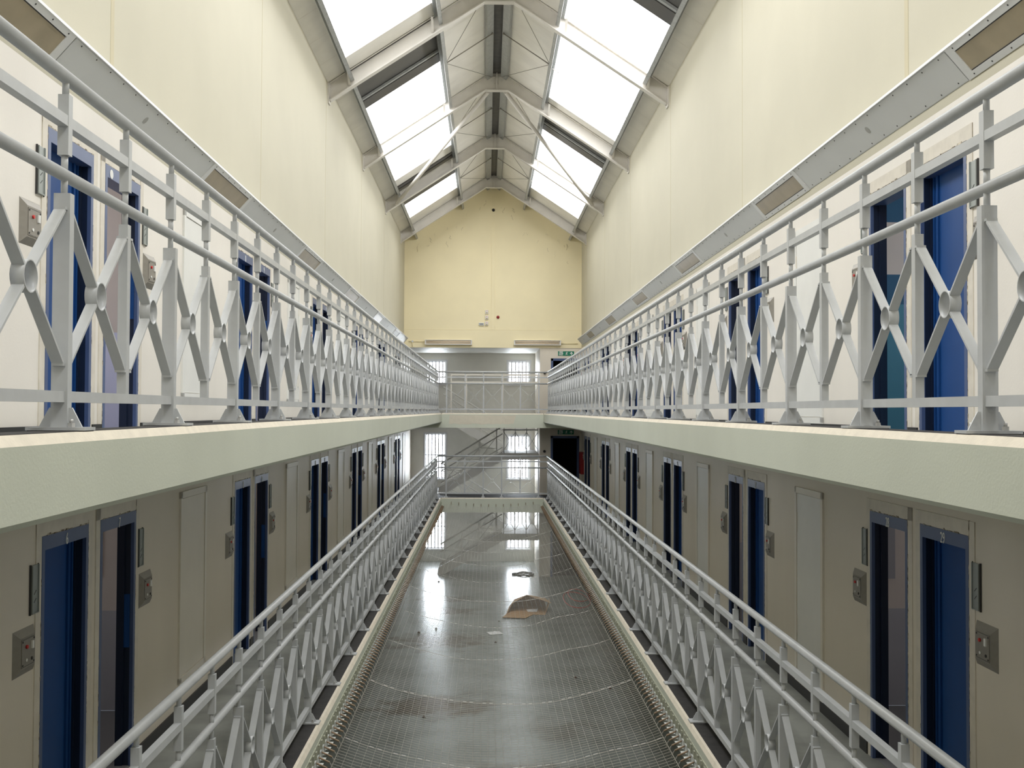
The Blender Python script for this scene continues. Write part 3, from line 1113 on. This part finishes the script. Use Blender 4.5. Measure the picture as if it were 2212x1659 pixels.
# cells seen through the open doors
for side in (-1, 1):
    for z, lev in ((ZL, 'lower'), (ZUW, 'upper')):
        for ki, c in enumerate(pairs(side)):
            if ki == 0: continue
            x0, x1 = WX + 0.14, WX + 3.0
            y0, y1 = c + 0.04, c + 2.45
            za, zm, zb = z, z + 0.93, z + 2.38
            bands = [(za, zm, 1), (zm, zb, 0)]
            up, dado = 'cellup', 'celldado'
            if lev == 'upper' and side > 0 and ki == 1: up, dado, bands = 'cellup', 'cellblue', [(za, za + 1.26, 1), (za + 1.26, za + 1.55, 3), (za + 1.55, za + 2.06, 0), (za + 2.06, zb, 3)]
            if lev == 'upper' and side < 0: dado = 'celllilac'
            if ki > 2: up, dado = 'cellup', 'bluedark'
            mb = MB()
            S = side
            for (p, q, mi) in bands:
                mb.box(*sorted((S * x0, S * x1)), y1, y1 + 0.06, p, q, mi)
                mb.box(*sorted((S * x0, S * x1)), y0 - 0.06, y0, p, q, mi)
                mb.box(*sorted((S * x1, S * (x1 + 0.06))), y0 - 0.06, y1 + 0.06, p, q, mi)
            mb.box(*sorted((S * (WX + 0.02), S * x1)), y0, y1, za - 0.05, za - 0.001, 2)
            mb.box(*sorted((S * x0, S * x1)), y0, y1, zb, zb + 0.05, 0)
            struct(mb.build('wall_cell', [up, dado, 'cellfloor', 'celldeep']))
            if ki <= 2:  # unseen glowing window, added so the cell interior is lit
                wn += 1
                root = struct(thing('window_%d' % wn, (S * x1, (y0 + y1) / 2, z + 1.3), None, None, None, wall_rot(S)))
                pn = MB(); pn.quad((-0.45, -0.012, 0), (0.45, -0.012, 0), (0.45, -0.012, 0.85), (-0.45, -0.012, 0.85)); pn.build('pane', 'cellpane' if lev == 'upper' else 'cellpanedim', root)
                fr = MB()
                for p, q in ((-0.5, -0.45), (0.45, 0.5)): fr.box(p, q, -0.04, 0, -0.05, 0.9)
                fr.box(-0.5, 0.5, -0.04, 0, -0.05, 0); fr.box(-0.5, 0.5, -0.04, 0, 0.85, 0.9)
                for k in range(4): fr.box(-0.45 + 0.18 * (k + 1) - 0.012, -0.45 + 0.18 * (k + 1) + 0.012, -0.04, -0.02, 0, 0.85)
                fr.build('window_frame', 'winframe', root)
# pin boards inside the open cells
for (x, y, z, w_, h, m, lb) in ((3.55, PC[1] + 2.445, ZL + 1.62, 0.42, 0.80, 'board', 'grey pin board on the cell wall inside door 28'),
                                (-3.85, PC[-1] + 2.445, ZL + 1.48, 0.09, 0.46, 'switch', 'tall white strip on the cell wall inside door 7')):
    mb = MB(); mb.box(-w_ / 2, w_ / 2, -0.02, 0, -h / 2, h / 2)
    tag(mb.build('pin_board', m, None, (x, y, z)), lb, 'board')

# ================================================================== LIGHT TRUNKING ON THE WALLS
TB, TT, TP = R(2.19), R(2.385), 0.17             # bottom edge on the wall, top edge, projection


def face_pt(s, y, t, n):
    """point on the sloping face: t 0 at the wall (bottom) .. 1 at the top edge, n out of the face"""
    dx, dz = TP, TT - TB
    l = math.hypot(dx, dz)
    return Vector((s * (WX - t * dx - n * dz / l), y, TB + t * dz - n * dx / l))


for s in (-1, 1):
    y_end = 36.1
    off = 5.33 if s > 0 else 5.26
    root = thing('light_trunking', (s * WX, 2.0, TB), 'long grey sloped cable trunking on the %s wall below the cream upper wall' % SIDE[s], 'cable trunking', 'wall trunkings')
    ro = Vector(root.location)

    def rel(p): return tuple(Vector(p) - ro)
    mb = MB()
    A, B = face_pt(s, 2.0, 0, 0), face_pt(s, 2.0, 1, 0)
    pr = [rel(A), rel(B), rel((B.x, 2.0, B.z + 0.02)), rel((s * WX, 2.0, B.z + 0.02))]
    if s > 0: pr.reverse()
    mb.poly(pr, (0, y_end - 2.0, 0))
    mb.build('trunking_body', 'trunk', root)
    mb = MB()
    a, b = sorted((s * (WX - TP - 0.012), s * (WX - TP + 0.01)))
    mb.box(a - ro.x, b - ro.x, 0, y_end - 2.0, TT - ro.z - 0.006, TT - ro.z + 0.014)
    mb.build('top_rim', 'trunkrim', root)
    k = 0
    spans = []
    lamps = []
    while off + PITCH * k < 33:
        l0 = off + PITCH * k
        lamps.append(l0)
        spans.append((l0 + 1.72, min(l0 + PITCH - 0.02, y_end)))
        k += 1
    for (a, b) in spans:
        mb = MB()
        e = 0.004
        q = [rel(face_pt(s, a, 0.02, e)), rel(face_pt(s, b, 0.02, e)), rel(face_pt(s, b, 0.97, e)), rel(face_pt(s, a, 0.97, e))]
        if s > 0: q.reverse()
        mb.quad(*q)
        nsc = 13
        for i in range(nsc):
            y = a + 0.12 + (b - a - 0.24) * i / (nsc - 1)
            for t in (0.10, 0.90):
                mb.tube([rel(face_pt(s, y, t, e)), rel(face_pt(s, y, t, e + 0.003))], 0.006, 5, 1)
        ym = (a + b) / 2 - 0.1
        mb.tube([rel(face_pt(s, ym, 0.52, e)), rel(face_pt(s, ym, 0.52, e + 0.002))], 0.032, 14, 2)
        mb.build('cover_panel', ['trunk', 'steeldark', mat('blank disc', (0.42, 0.42, 0.40), 0.5)], root)
    for i, l0 in enumerate(lamps):
        last = (s < 0 and i == len(lamps) - 1)
        L = 1.70
        lb = '%s lamp from the front set in the %s wall trunking, yellowed cover' % (ORD[i], SIDE[s])
        if last: lb = 'last lamp of the left wall trunking, cover missing, dark fins showing'
        r2 = thing('trunking_lamp', face_pt(s, l0, 0.5, 0), lb, 'lamp', 'lamps in the wall trunking')
        r0 = Vector(r2.location)

        def rl(p): return tuple(Vector(p) - r0)

        def slab(mb, ya, yb, ta, tb, n0, n1, mi=0):
            n = len(mb.v)
            mb.v += [rl(face_pt(s, y, t, nn)) for nn in (n0, n1) for t in (ta, tb) for y in (ya, yb)]
            for q in ((0, 2, 3, 1), (4, 5, 7, 6), (0, 1, 5, 4), (2, 6, 7, 3), (0, 4, 6, 2), (1, 3, 7, 5)):
                mb.face(tuple(n + j for j in q), mi)
        mb = MB()
        y0, y1 = l0, l0 + L
        slab(mb, y0, y1, 0.0, 0.17, 0.0, 0.010)
        slab(mb, y0, y1, 0.83, 1.02, 0.0, 0.010)
        slab(mb, y0, y0 + 0.09, 0.17, 0.83, 0.0, 0.010)
        slab(mb, y1 - 0.09, y1, 0.17, 0.83, 0.0, 0.010)
        for j in range(7):
            yy = y0 + 0.1 + (L - 0.2) * j / 6
            for t in (0.08, 0.92): mb.tube([rl(face_pt(s, yy, t, 0.01)), rl(face_pt(s, yy, t, 0.013))], 0.006, 5, 1)
        mb.build('lamp_frame', ['trunkrim', 'steeldark'], r2)
        mb = MB()
        if not last:
            slab(mb, y0 + 0.09, y1 - 0.09, 0.20, 0.80, -0.001, 0.004)
            mb.build('diffuser', 'diffuser', r2)
            mb = MB()
            slab(mb, y0 + 0.09, y1 - 0.09, 0.17, 0.20, -0.001, 0.002)
            slab(mb, y0 + 0.09, y1 - 0.09, 0.80, 0.83, -0.001, 0.002)
            mb.build('dark_gap', 'steeldark', r2)
        else:
            slab(mb, y0 + 0.09, y1 - 0.09, 0.17, 0.83, -0.001, 0.002, 1)
            for j in range(5):
                t = 0.22 + 0.13 * j
                slab(mb, y0 + 0.09, y1 - 0.45, t, t + 0.05, 0.002, 0.02, 0)
            mb.build('fins', ['trunkrim', 'black'], r2)

# ================================================================== SAFETY NET
net = thing('safety_net', (0, 20, R(-3.13)), 'sagging wire safety net on rusty springs below the lower gallery', 'safety net')
NO = Vector(net.location)
NX = 1.53
NY0, NY1 = 6.3, 35.12


def net_z(x, y):
    k = min(1.0, max(0.0, (35.2 - y) / 2.6))
    sag = 0.10 + 0.19 * k
    z = -3.13 + 0.13 * (1 - k) - sag * (1 - (x / NX) ** 2)
    z += 0.012 * math.sin(x * 3.1 + y * 1.7) * (1 - (x / NX) ** 2)
    z += 0.05 * math.exp(-((x - 0.95) / 0.3) ** 2) * (0.5 + 0.5 * math.sin(y * 0.8 + 1))
    return R(z)


def net_pt(x, y):
    yy = y + 0.012 * math.sin(7.1 * x + 2.3 * math.sin(y * 3))
    return Vector((x, yy, net_z(x, y))) - NO


def wire(mb, pts, r, mi=0):
    """thin triangular wire through pts"""
    st = len(mb.v)
    n = len(pts)
    dirn = (pts[-1] - pts[0]).normalized()
    up = Vector((0, 0, 1))
    sd = dirn.cross(up).normalized()
    for p in pts:
        mb.v += [tuple(p + up * r), tuple(p - up * r * 0.5 + sd * r * 0.87), tuple(p - up * r * 0.5 - sd * r * 0.87)]
    for i in range(n - 1):
        a, b = st + 3 * i, st + 3 * i + 3
        for k in range(3):
            k2 = (k + 1) % 3
            mb.face((a + k, a + k2, b + k2, b + k), mi)


mb = MB()
G = 0.0765
nx = 40
xsn = [-NX + 2 * NX * i / nx for i in range(nx + 1)]
y = NY0
rows = []
while y < NY1:
    rows.append(y)
    y += G
for y in rows: wire(mb, [net_pt(x, y) for x in xsn[::2]], 0.0017)
for x in xsn: wire(mb, [net_pt(x, y) for y in rows[::3] + [rows[-1]]], 0.0017 if abs(x) < NX - 0.01 else 0.004)
mb.build('wire_mesh', 'wire', net)
y = 10.5 - 2.25
while y < 35:
    mb = MB()
    wire(mb, [net_pt(x, y) for x in xsn], 0.0026, 0)
    for i in range(nx):
        if i % 1 == 0 and (i * 7 + int(y * 3)) % 3 != 0:
            p, q = net_pt(xsn[i], y), net_pt(xsn[i + 1], y)
            wire(mb, [p.lerp(q, 0.2) + Vector((0, 0, 0.004)), p.lerp(q, 0.75) + Vector((0, 0, 0.004))], 0.0036, 1)
    y += 2.25
    mb.build('lacing', ['wire', 'lace'], net)


def spring_mesh(far=False):
    """coil spring along +x of length 1 unit = 0.115 m, with wire tails"""
    mb = MB()
    L = 0.105
    n = 24 if not far else 6
    path, rad = [], []
    for i in range(n + 1):
        path.append((L * i / n, 0, 0))
        rad.append(0.0075 if i % 2 else 0.0105)
    mb.tube(path, 0.01, 6, 0, radii=rad)
    for sy in (-1, 1): mb.tube([(L, 0, 0), (L + 0.05, sy * 0.03, -0.03)], 0.0016, 3, 1)
    return mb


SP = 0.152
sprs = []
yy = NY0
while yy < 35.1:
    for s in (-1, 1): sprs.append((yy, s))
    yy += SP
near = [q for q in sprs if q[0] > 8.6][:100]
rest = [q for q in sprs if q not in near]
p0 = None
for (y, s) in near:
    if p0 is None: o = p0 = spring_mesh().build('spring', ['rust', 'wire'], net)
    else: o = put(p0, net)
    o.location = Vector((s * (FX - 0.012), y, R(-3.045))) - NO
    o.rotation_euler = (0, 0.42, 0 if s < 0 else PI)
mb = MB()
base = spring_mesh(True)
for (y, s) in rest:
    st = len(mb.v)
    ca, sa = math.cos(0.42), math.sin(0.42)
    for (vx, vy, vz) in base.v:
        x_, z_ = vx * ca + vz * sa, -vx * sa + vz * ca
        if s > 0: x_, vy = -x_, -vy
        mb.v.append(tuple(Vector((s * (FX - 0.012) + x_, y + vy, R(-3.045) + z_)) - NO))
    for f, m_, sm in zip(base.f, base.m, base.sm): mb.face(tuple(i + st for i in f), m_, sm)
# springs on the far landing
for i in range(12):
    x = -1.32 + 2.64 * i / 11
    st = len(mb.v)
    zz = R(-2.93) - 0.10 * (1 - (x / 1.5) ** 2)
    for (vx, vy, vz) in base.v: mb.v.append(tuple(Vector((x + vy, YB - 0.01 - vx * 0.9, zz - vx * 0.6 + vz)) - NO))
    for f, m_, sm in zip(base.f, base.m, base.sm): mb.face(tuple(i_ + st for i_ in f), m_, sm)
tag(mb.build('spring', ['rust', 'wire'], net), kind='stuff')
for s in (-1, 1):
    mb = MB()
    y = NY0
    a, b = sorted((s * (FX - 0.018), s * FX))
    while y < 35.1:
        mb.box(a - NO.x, b - NO.x, y + SP * 0.2 - NO.y, y + SP * 0.8 - NO.y, R(-3.10) - NO.z, R(-3.03) - NO.z)
        c0, c1 = sorted((s * (FX - 0.062), s * (FX - 0.018)))
        mb.box(c0 - NO.x, c1 - NO.x, y + SP * 0.25 - NO.y, y + SP * 0.72 - NO.y, R(-3.085) - NO.z, R(-3.079) - NO.z)
        y += SP
    mb.box(a - NO.x, b - NO.x, NY0 - NO.y, 35.15 - NO.y, R(-3.035) - NO.z, R(-3.015) - NO.z)
    mb.build('anchor_strip', 'tab', net)
    mb = MB()
    a, b = sorted((s * (FX - 0.008), s * FX))
    mb.box(a - NO.x, b - NO.x, NY0 - NO.y, 35.15 - NO.y, R(-3.012) - NO.z, R(-2.925) - NO.z)
    y = NY0
    rnd = random.Random(3)
    while y < 35.1:
        a, b = sorted((s * (FX - 0.02), s * FX))
        mb.box(a - NO.x, b - NO.x, y - NO.y - 0.02, y - NO.y + 0.02, R(-3.012) - NO.z, R(-2.95 + 0.02 * rnd.random()) - NO.z)
        y += SP
    mb.build('stained_ledge', 'moss', net)

# ================================================================== STAIRS
def staircase(z0, label, cat='staircase'):
    root = thing('staircase', (-1.75, 37.1, z0), label, cat, 'stairs behind the end landings')
    Hh = (ZU - ZL) / 2
    n = 8
    x0, x1 = 0.0, 2.10
    run = (x1 - x0) / (n - 1)
    rise = Hh / n

    def flight(name, ya, yb, zs, dirn):
        mb = MB()
        for i in range(n - 1):
            xa = x0 + run * i if dirn > 0 else x1 - run * (i + 1)
            mb.box(xa - 0.02, xa + run, ya + 0.04, yb - 0.04, zs + rise * (i + 1) - 0.04, zs + rise * (i + 1), 1)
        for (p, q) in ((ya, ya + 0.05), (yb - 0.05, yb)):
            xs_, xe = (x0, x1) if dirn > 0 else (x1, x0)
            pts = [(xs_ - 0.1 * dirn, p, zs - 0.02), (xs_ - 0.05 * dirn, p, zs + 0.22), (xe, p, zs + Hh + 0.06), (xe, p, zs + Hh - 0.26), (xs_ + 0.12 * dirn, p, zs - 0.02)]
            mb.poly(pts, (0, q - p, 0), 0)
        mb.build(name, ['stair', 'tread'], root)
        rl = MB()
        e = 0.9
        yr = ya + 0.025
        xs_, xe = (x0, x1) if dirn > 0 else (x1, x0)
        rl.tube([(xs_, yr, zs + e + 0.1), (xe, yr, zs + Hh + e + 0.02)], 0.028, 8)
        rl.tube([(xs_, yr, zs + e * 0.72 + 0.1), (xe, yr, zs + Hh + e * 0.72 + 0.02)], 0.02, 8)
        rl.tube([(xs_, yr, zs + 0.36), (xe, yr, zs + Hh + 0.2)], 0.014, 6)
        for i in range(4):
            x = xs_ + (xe - xs_) * (i + 0.25) / 3.6
            zb_ = zs + Hh * abs(x - xs_) / (x1 - x0)
            rl.box(x - 0.018, x + 0.018, yr - 0.018, yr + 0.018, zb_ + 0.1, zb_ + e + 0.08)
            if i < 3:
                x2 = xs_ + (xe - xs_) * (i + 1.25) / 3.6
                zb2 = zs + Hh * abs(x2 - xs_) / (x1 - x0)
                rl.tube([(x, yr, zb_ + 0.3), (x2, yr, zb2 + 0.7)], 0.010, 4)
                rl.tube([(x, yr, zb_ + 0.7), (x2, yr, zb2 + 0.3)], 0.010, 4)
        rl.build(name.replace('flight', 'handrail'), 'stair', root)
    flight('front_flight', 0.05, 1.15, 0.0, 1)
    flight('back_flight', 1.85, 2.95, Hh, -1)
    mb = MB()
    mb.box(x1 - 0.02, 3.33, 0.02, 3.18, Hh - 0.22, Hh, 0)
    mb.box(x1 - 0.02, 3.33, 0.02, 3.18, Hh, Hh + 0.004, 1)
    mb.build('half_landing', ['stair', 'tread'], root)
    # guard rail round the half landing, facing the hall
    mb = MB()
    for h in (1.0, 0.80): mb.tube([(x1, 0.06, Hh + h), (3.31, 0.06, Hh + h)], 0.022, 8)
    for i in range(4):
        x = x1 + 0.05 + 0.385 * i
        mb.box(x - 0.014, x + 0.014, 0.046, 0.074, Hh, Hh + 1.0)
        if i < 3:
            mb.tube([(x, 0.06, Hh + 0.12), (x + 0.385, 0.06, Hh + 0.72)], 0.008, 4)
            mb.tube([(x, 0.06, Hh + 0.72), (x + 0.385, 0.06, Hh + 0.12)], 0.008, 4)
    mb.build('landing_guard', 'rail', root)


staircase(ZG, 'pale staircase rising from the ground floor behind the net, seen below the lower landing')
staircase(ZL, 'pale staircase rising from the lower landing to the upper landing')
root = thing('guard_rail', (0, 36.9, ZU), 'cream guard rail at the stair edge behind the upper landing railing', 'railing')
mb = MB()
for h in (1.27, 1.02): mb.box(-1.42, 1.55, -0.02, 0.02, h, h + 0.055)
mb.build('rails', 'riser', root)
for x in (-1.40, -0.89, 0.35, 1.53):
    mb = MB(); mb.box(-0.022, 0.022, -0.022, 0.022, 0, 1.3); mb.build('post', 'riser', root, (x, 0, 0))

# ================================================================== END WALL FITTINGS
for (x, y, lb) in ((-1.49, YE - 0.02, 'unlit fluorescent batten on the left of the end wall, over the stair opening'),
                   (1.50, YE - 0.02, 'unlit fluorescent batten on the right of the end wall, near the exit sign')):
    root = thing('strip_light', (x, y, R(2.29)), lb, 'strip light', 'battens on the end wall')
    mb = MB()
    mb.box(-0.79, 0.79, -0.05, 0.0, -0.08, 0.08)
    for s in (-1, 1): mb.box(min(s * 0.79, s * 0.765), max(s * 0.79, s * 0.765), -0.12, -0.05, -0.08, 0.08)
    mb.box(-0.79, 0.79, -0.125, -0.05, -0.085, -0.06)
    mb.box(-0.79, 0.79, -0.10, -0.05, 0.07, 0.08)
    mb.build('housing', 'batten', root)
    for dz in (0.025, -0.03):
        mb = MB(); mb.tube([(-0.74, -0.085, dz), (0.74, -0.085, dz)], 0.017, 8); mb.build('fluorescent_tube', 'tube', root)
for (x, z, lb) in ((-0.21, 3.32, 'top white switch box of the three stacked on the end wall'), (-0.21, 3.13, 'middle white switch box of the three stacked on the end wall'),
                   (-0.21, 2.93, 'bottom white switch box of the three stacked on the end wall')):
    root = thing('switch_box', (x, YE, R(z)), lb, 'switch box', 'stacked switch boxes')
    mb = MB(); mb.frustum(-0.055, 0.055, -0.07, 0.07, 0, -0.06, 0.01); mb.build('box_body', 'batten', root)
    mb = MB(); mb.box(-0.03, 0.03, -0.066, -0.06, -0.05, -0.01); mb.build('toggle', 'diffuser', root)
    mb = MB(); mb.tube([(0, -0.06, 0.035), (0, -0.066, 0.035)], 0.012, 8); mb.build('indicator', 'red', root)
root = thing('junction_box', (-0.39, YE, R(2.91)), 'grey box with dark markings beside the stacked switch boxes', 'junction box')
mb = MB(); mb.frustum(-0.09, 0.09, -0.05, 0.05, 0, -0.05, 0.008); mb.build('box_body', 'trunk', root)
mb = MB(); mb.box(-0.06, -0.02, -0.053, -0.05, -0.02, 0.02); mb.box(-0.005, 0.03, -0.053, -0.05, -0.02, 0.02); mb.box(0.04, 0.065, -0.053, -0.05, -0.02, 0.02); mb.build('socket', 'steeldark', root)
root = thing('alarm_bell', (0.17, YE, R(3.15)), 'small dark red alarm sounder on the end wall', 'alarm')
mb = MB(); mb.tube([(0, 0, 0), (0, -0.03, 0), (0, -0.055, 0), (0, -0.065, 0)], 0.05, 14, radii=[0.05, 0.05, 0.035, 0.012]); mb.build('sounder', 'redbox', root)
root = thing('camera_dome', (0.0, YE - 0.03, R(6.77)), 'small black round fitting high on the gable wall', 'fitting')
mb = MB(); mb.tube([(0, 0.03, 0), (0, 0, 0), (0, -0.03, 0), (0, -0.045, 0)], 0.05, 14, radii=[0.05, 0.05, 0.035, 0.01]); mb.build('dome', 'black', root)
mb = MB()
mb.box(-0.055, 0.055, -0.022, 0, R(2.72) - R(2.6), R(6.6) - R(2.6))
mb.box(-0.055, 0.055, -0.022, 0, R(6.9) - R(2.6), R(7.25) - R(2.6))
tag(mb.build('wire_cover', 'gable', None, (0, YE, R(2.6))), 'cream painted vertical cable cover up the middle of the end wall', 'cable cover')
for (pts, loc, lb) in (([(-2.83, -0.02, 0), (-2.30, -0.02, 0)], (0, YE - 0.02, R(2.315)), 'thin cream cable pipe running to the left batten'),
                       ([(2.30, -0.02, 0), (2.86, -0.02, 0)], (0, YE - 0.02, R(2.27)), 'thin cream cable pipe running to the right batten')):
    mb = MB(); mb.tube(pts, 0.014, 8)
    if pts[0][0] < 0:
        mb.tube([(-2.70, -0.02, 0), (-2.70, -0.02, -0.18)], 0.014, 8)
        mb.tube([(-2.70, 0, 0), (-2.70, -0.05, 0)], 0.035, 10, 1)
    tag(mb.build('cable_pipe', ['gable', 'trunk'], None, loc), lb, 'pipe', 'cable pipes on the end wall')

# fire exit signs
def exit_sign(z, label):
    root = thing('exit_sign', (2.47, YE, z), label, 'exit sign', 'fire exit signs')
    mb = MB(); mb.box(-0.27, 0.27, -0.012, 0, -0.075, 0.075); mb.build('sign_panel', 'green', root)
    for (t, zz) in (('FIRE', 0.034), ('EXIT', -0.034)):
        o = bpy.data.objects.new('lettering', text_mesh(t, 0.088, 0.78))
        if not o.data.materials: o.data.materials.append(MT['signwhite'])
        COL.objects.link(o)
        o.parent = root
        o.location = (-0.165, -0.0135, zz)
    mb = MB()   # running figure
    Y = -0.0145
    D = (0, 0.0025, 0)
    ox = 0.02

    def limb(a, b, t):
        a, b = Vector((a[0] + ox, Y, a[1])), Vector((b[0] + ox, Y, b[1]))
        n = (b - a).normalized().cross(Vector((0, 1, 0))) * t
        mb.poly([a + n, b + n, b - n, a - n], D)
    mb.poly([(ox + 0.012 + 0.011 * math.cos(k * PI / 5), Y, 0.048 + 0.011 * math.sin(k * PI / 5)) for k in range(10)], D)
    limb((0.006, 0.036), (-0.008, -0.004), 0.009)
    limb((0.004, 0.032), (0.028, 0.016), 0.0045)
    limb((0.028, 0.016), (0.036, 0.026), 0.004)
    limb((0.0, 0.032), (-0.026, 0.022), 0.0045)
    limb((-0.026, 0.022), (-0.034, 0.004), 0.004)
    limb((-0.006, -0.002), (0.018, -0.022), 0.006)
    limb((0.018, -0.022), (0.012, -0.05), 0.005)
    limb((-0.008, -0.002), (-0.016, -0.03), 0.006)
    limb((-0.016, -0.03), (-0.042, -0.042), 0.005)
    mb.build('running_figure', 'signwhite', root)
    mb = MB()   # up arrow
    ax_ = 0.18
    mb.poly([(ax_ - 0.011, Y, -0.055), (ax_ + 0.011, Y, -0.055), (ax_ + 0.011, Y, 0.012), (ax_ + 0.038, Y, -0.014), (ax_ + 0.054, Y, 0.002), (ax_, Y, 0.056), (ax_ - 0.054, Y, 0.002), (ax_ - 0.038, Y, -0.014), (ax_ - 0.011, Y, 0.012)], D)
    mb.build('arrow', 'signwhite', root)


exit_sign(R(1.935), 'green fire exit sign above the upper end doorway')
exit_sign(R(-0.715), 'green fire exit sign above the lower end doorway, top edge in shade')
for (z, lb) in ((R(1.28), 'small black wall fitting left of the upper end doorway'), (R(-1.36), 'small black wall fitting left of the lower end doorway')):
    mb = MB(); mb.tube([(0, 0, 0), (0, -0.05, 0), (0, -0.06, 0)], 0.045, 12, radii=[0.045, 0.045, 0.02])
    tag(mb.build('wall_stop', 'black', None, (1.75, YE, z)), lb, 'wall fitting', 'black wall fittings')
for z, lv in ((ZL, 'lower'), (ZUW, 'upper')):
    root = thing('hose_cabinet', (WX, 35.85, z + 0.75), 'narrow red cabinet on the right wall beside the %s end doorway' % lv, 'red cabinet', 'red wall cabinets')
    mb = MB(); mb.box(-0.10, 0, -0.3, 0.3, 0, 0.72); mb.build('cabinet_body', 'redbox', root)
    mb = MB(); mb.box(-0.112, -0.10, -0.27, 0.27, 0.03, 0.69); mb.build('cabinet_door', 'redbox', root)

# ================================================================== THINGS ON THE GROUND FLOOR
# torn cardboard box
root = thing('cardboard_box', (0.92, 30.2, 0), 'torn brown cardboard box lying open on the ground floor under the net', 'cardboard box')
mb = MB()


def sheet(pts, t=0.008):
    a, b, c = (Vector(p) for p in pts[:3])
    n = (b - a).cross(c - a).normalized() * t
    mb.poly([tuple(p) for p in pts], tuple(n))


sheet([(-0.55, -0.35, 0.0), (0.50, -0.45, 0.0), (0.60, 0.75, 0.0), (-0.45, 0.80, 0.0)])
sheet([(-0.45, 0.80, 0.0), (0.60, 0.75, 0.0), (0.55, 0.60, 0.28), (0.10, 0.62, 0.36), (-0.30, 0.70, 0.22)])
sheet([(-0.55, -0.35, 0.0), (-0.45, 0.80, 0.0), (-0.30, 0.70, 0.22), (-0.38, 0.10, 0.20)])
sheet([(0.50, -0.45, 0.0), (0.60, 0.75, 0.0), (0.68, 0.60, 0.28), (0.64, -0.10, 0.26)])
mb.build('box_shell', 'card', root)
mb = MB()
sheet([(0.10, 0.62, 0.36), (0.55, 0.60, 0.28), (0.70, -0.15, 0.27), (0.25, -0.10, 0.40), (0.02, 0.15, 0.44)])
sheet([(-0.30, 0.70, 0.22), (0.10, 0.62, 0.36), (0.02, 0.15, 0.44), (-0.40, 0.00, 0.22)])
mb.build('top_flap', 'card', root)
mb = MB()
sheet([(-0.55, -0.35, 0.005), (-0.66, -0.95, 0.02), (-0.05, -1.05, 0.02), (0.20, -0.42, 0.005)])
mb.build('front_flap', 'card', root)
mb = MB()
sheet([(0.05, -0.05, 0.012), (0.30, -0.10, 0.02), (0.34, 0.20, 0.05), (0.02, 0.18, 0.03)], 0.004)
tag(mb.build('scrap_paper', 'paper', root), 'white scrap')
# black hose ring
pts = [(0.30 * math.cos(t * PI / 14), 0.30 * math.sin(t * PI / 14) * 1.2, 0.03 + 0.01 * math.sin(t)) for t in range(29)]
mb = MB(); mb.tube(pts, 0.028, 8, 0)
mb.tube([(-0.30, -0.05, 0.03), (-0.42, -0.10, 0.03)], 0.05, 8, 0)
mb.tube([(-0.2, -0.02, 0.04), (0.0, 0.05, 0.035), (0.2, 0.0, 0.03)], 0.02, 6, 1)
tag(mb.build('hose_ring', ['cable', 'bars'], None, (1.12, 37.0, 0)), 'dark rubber hose ring lying on the floor near the foot of the stairs', 'hose')
# red cable
pts = []
for i in range(60):
    t = i / 59
    a = t * 4 * PI
    pts.append((0.42 * math.cos(a) * (1 - 0.35 * t) + 0.25 * t, 1.7 * math.sin(a) * (1 - 0.3 * t) + 1.6 * t, 0.015 + 0.01 * math.sin(3 * a)))
mb = MB(); mb.tube(pts, 0.016, 6)
tag(mb.build('red_cable', 'redcable', None, (2.42, 31.6, 0)), 'loose red cable coil on the ground floor at the right, under the net', 'cable')
mb = MB(); mb.obox((0, 0, 0.004), (0.95, 0.3, 0), (-0.3, 0.95, 0), (0, 0, 1), (-0.17, 0.17), (-0.16, 0.16), (0, 0.006))
mb.obox((0.02, 0.03, 0.012), (0.8, -0.6, 0), (0.6, 0.8, 0), (0, 0, 1), (-0.12, 0.1), (-0.1, 0.12), (0, 0.004))
tag(mb.build('paper_scrap', 'paper', None, (0.04, 27.3, 0)), 'white paper scrap lying flat on the ground floor under the net', 'paper')
DEB = ['small brown lump on the floor left of the white paper scrap, nearer of two', 'small brown lump left of the white paper scrap, at the stain edge',
       'small brown lump just this side of the white paper scrap', 'small brown lump in the window reflection on the ground floor',
       'small brown lump alone on clean floor towards the right springs', 'small brown lump closest to the right-hand net springs',
       'small brown lump beside the nearest brown floor stain', 'tiny brown lump just beyond the white paper scrap']
for i, (u, v, s_) in enumerate(((945, 1356, 0.05), (908, 1365, 0.06), (1073, 1386, 0.05), (950, 1256, 0.06), (1245, 1462, 0.06), (1320, 1485, 0.05), (920, 1545, 0.05), (1080, 1340, 0.03))):
    Y_ = EYE * FPX / (v - 887)
    X_ = (u - 1052.5) * Y_ / FPX + CAMX
    mb = MB()
    mb.tube([(-s_ * 0.5, 0, 0.0), (0, 0.1 * s_, s_ * 0.4), (s_ * 0.6, 0, 0.0)], s_ * 0.4, 6, radii=[s_ * 0.2, s_ * 0.45, s_ * 0.15])
    tag(mb.build('debris_lump', 'debris', None, (X_, Y_, s_ * 0.1)), DEB[i], 'debris', 'debris lumps on the ground floor')

# cobwebs and dirt under the end frame, on the gable
mb = MB()
rnd = random.Random(11)
for i in range(34):
    x = rnd.uniform(-2.6, 2.6)
    z = roof_z(x) - 0.44 - rnd.random() ** 3 * 0.6
    p = Vector((x, YE - 0.008, z))
    path = [p]
    for k in range(rnd.randint(3, 6)):
        p = p + Vector((rnd.uniform(-0.04, 0.04), 0, rnd.uniform(-0.05, 0.01)))
        path.append(p)
    mb.tube([tuple(q) for q in path], rnd.choice((0.0012, 0.0018, 0.003)), 3)
o = mb.build('cobwebs', mat('dusty cobweb', (0.30, 0.24, 0.14), 0.9))
tag(o, 'dusty dark cobwebs hanging on the gable wall under the last roof frame', 'cobwebs', None, 'stuff')
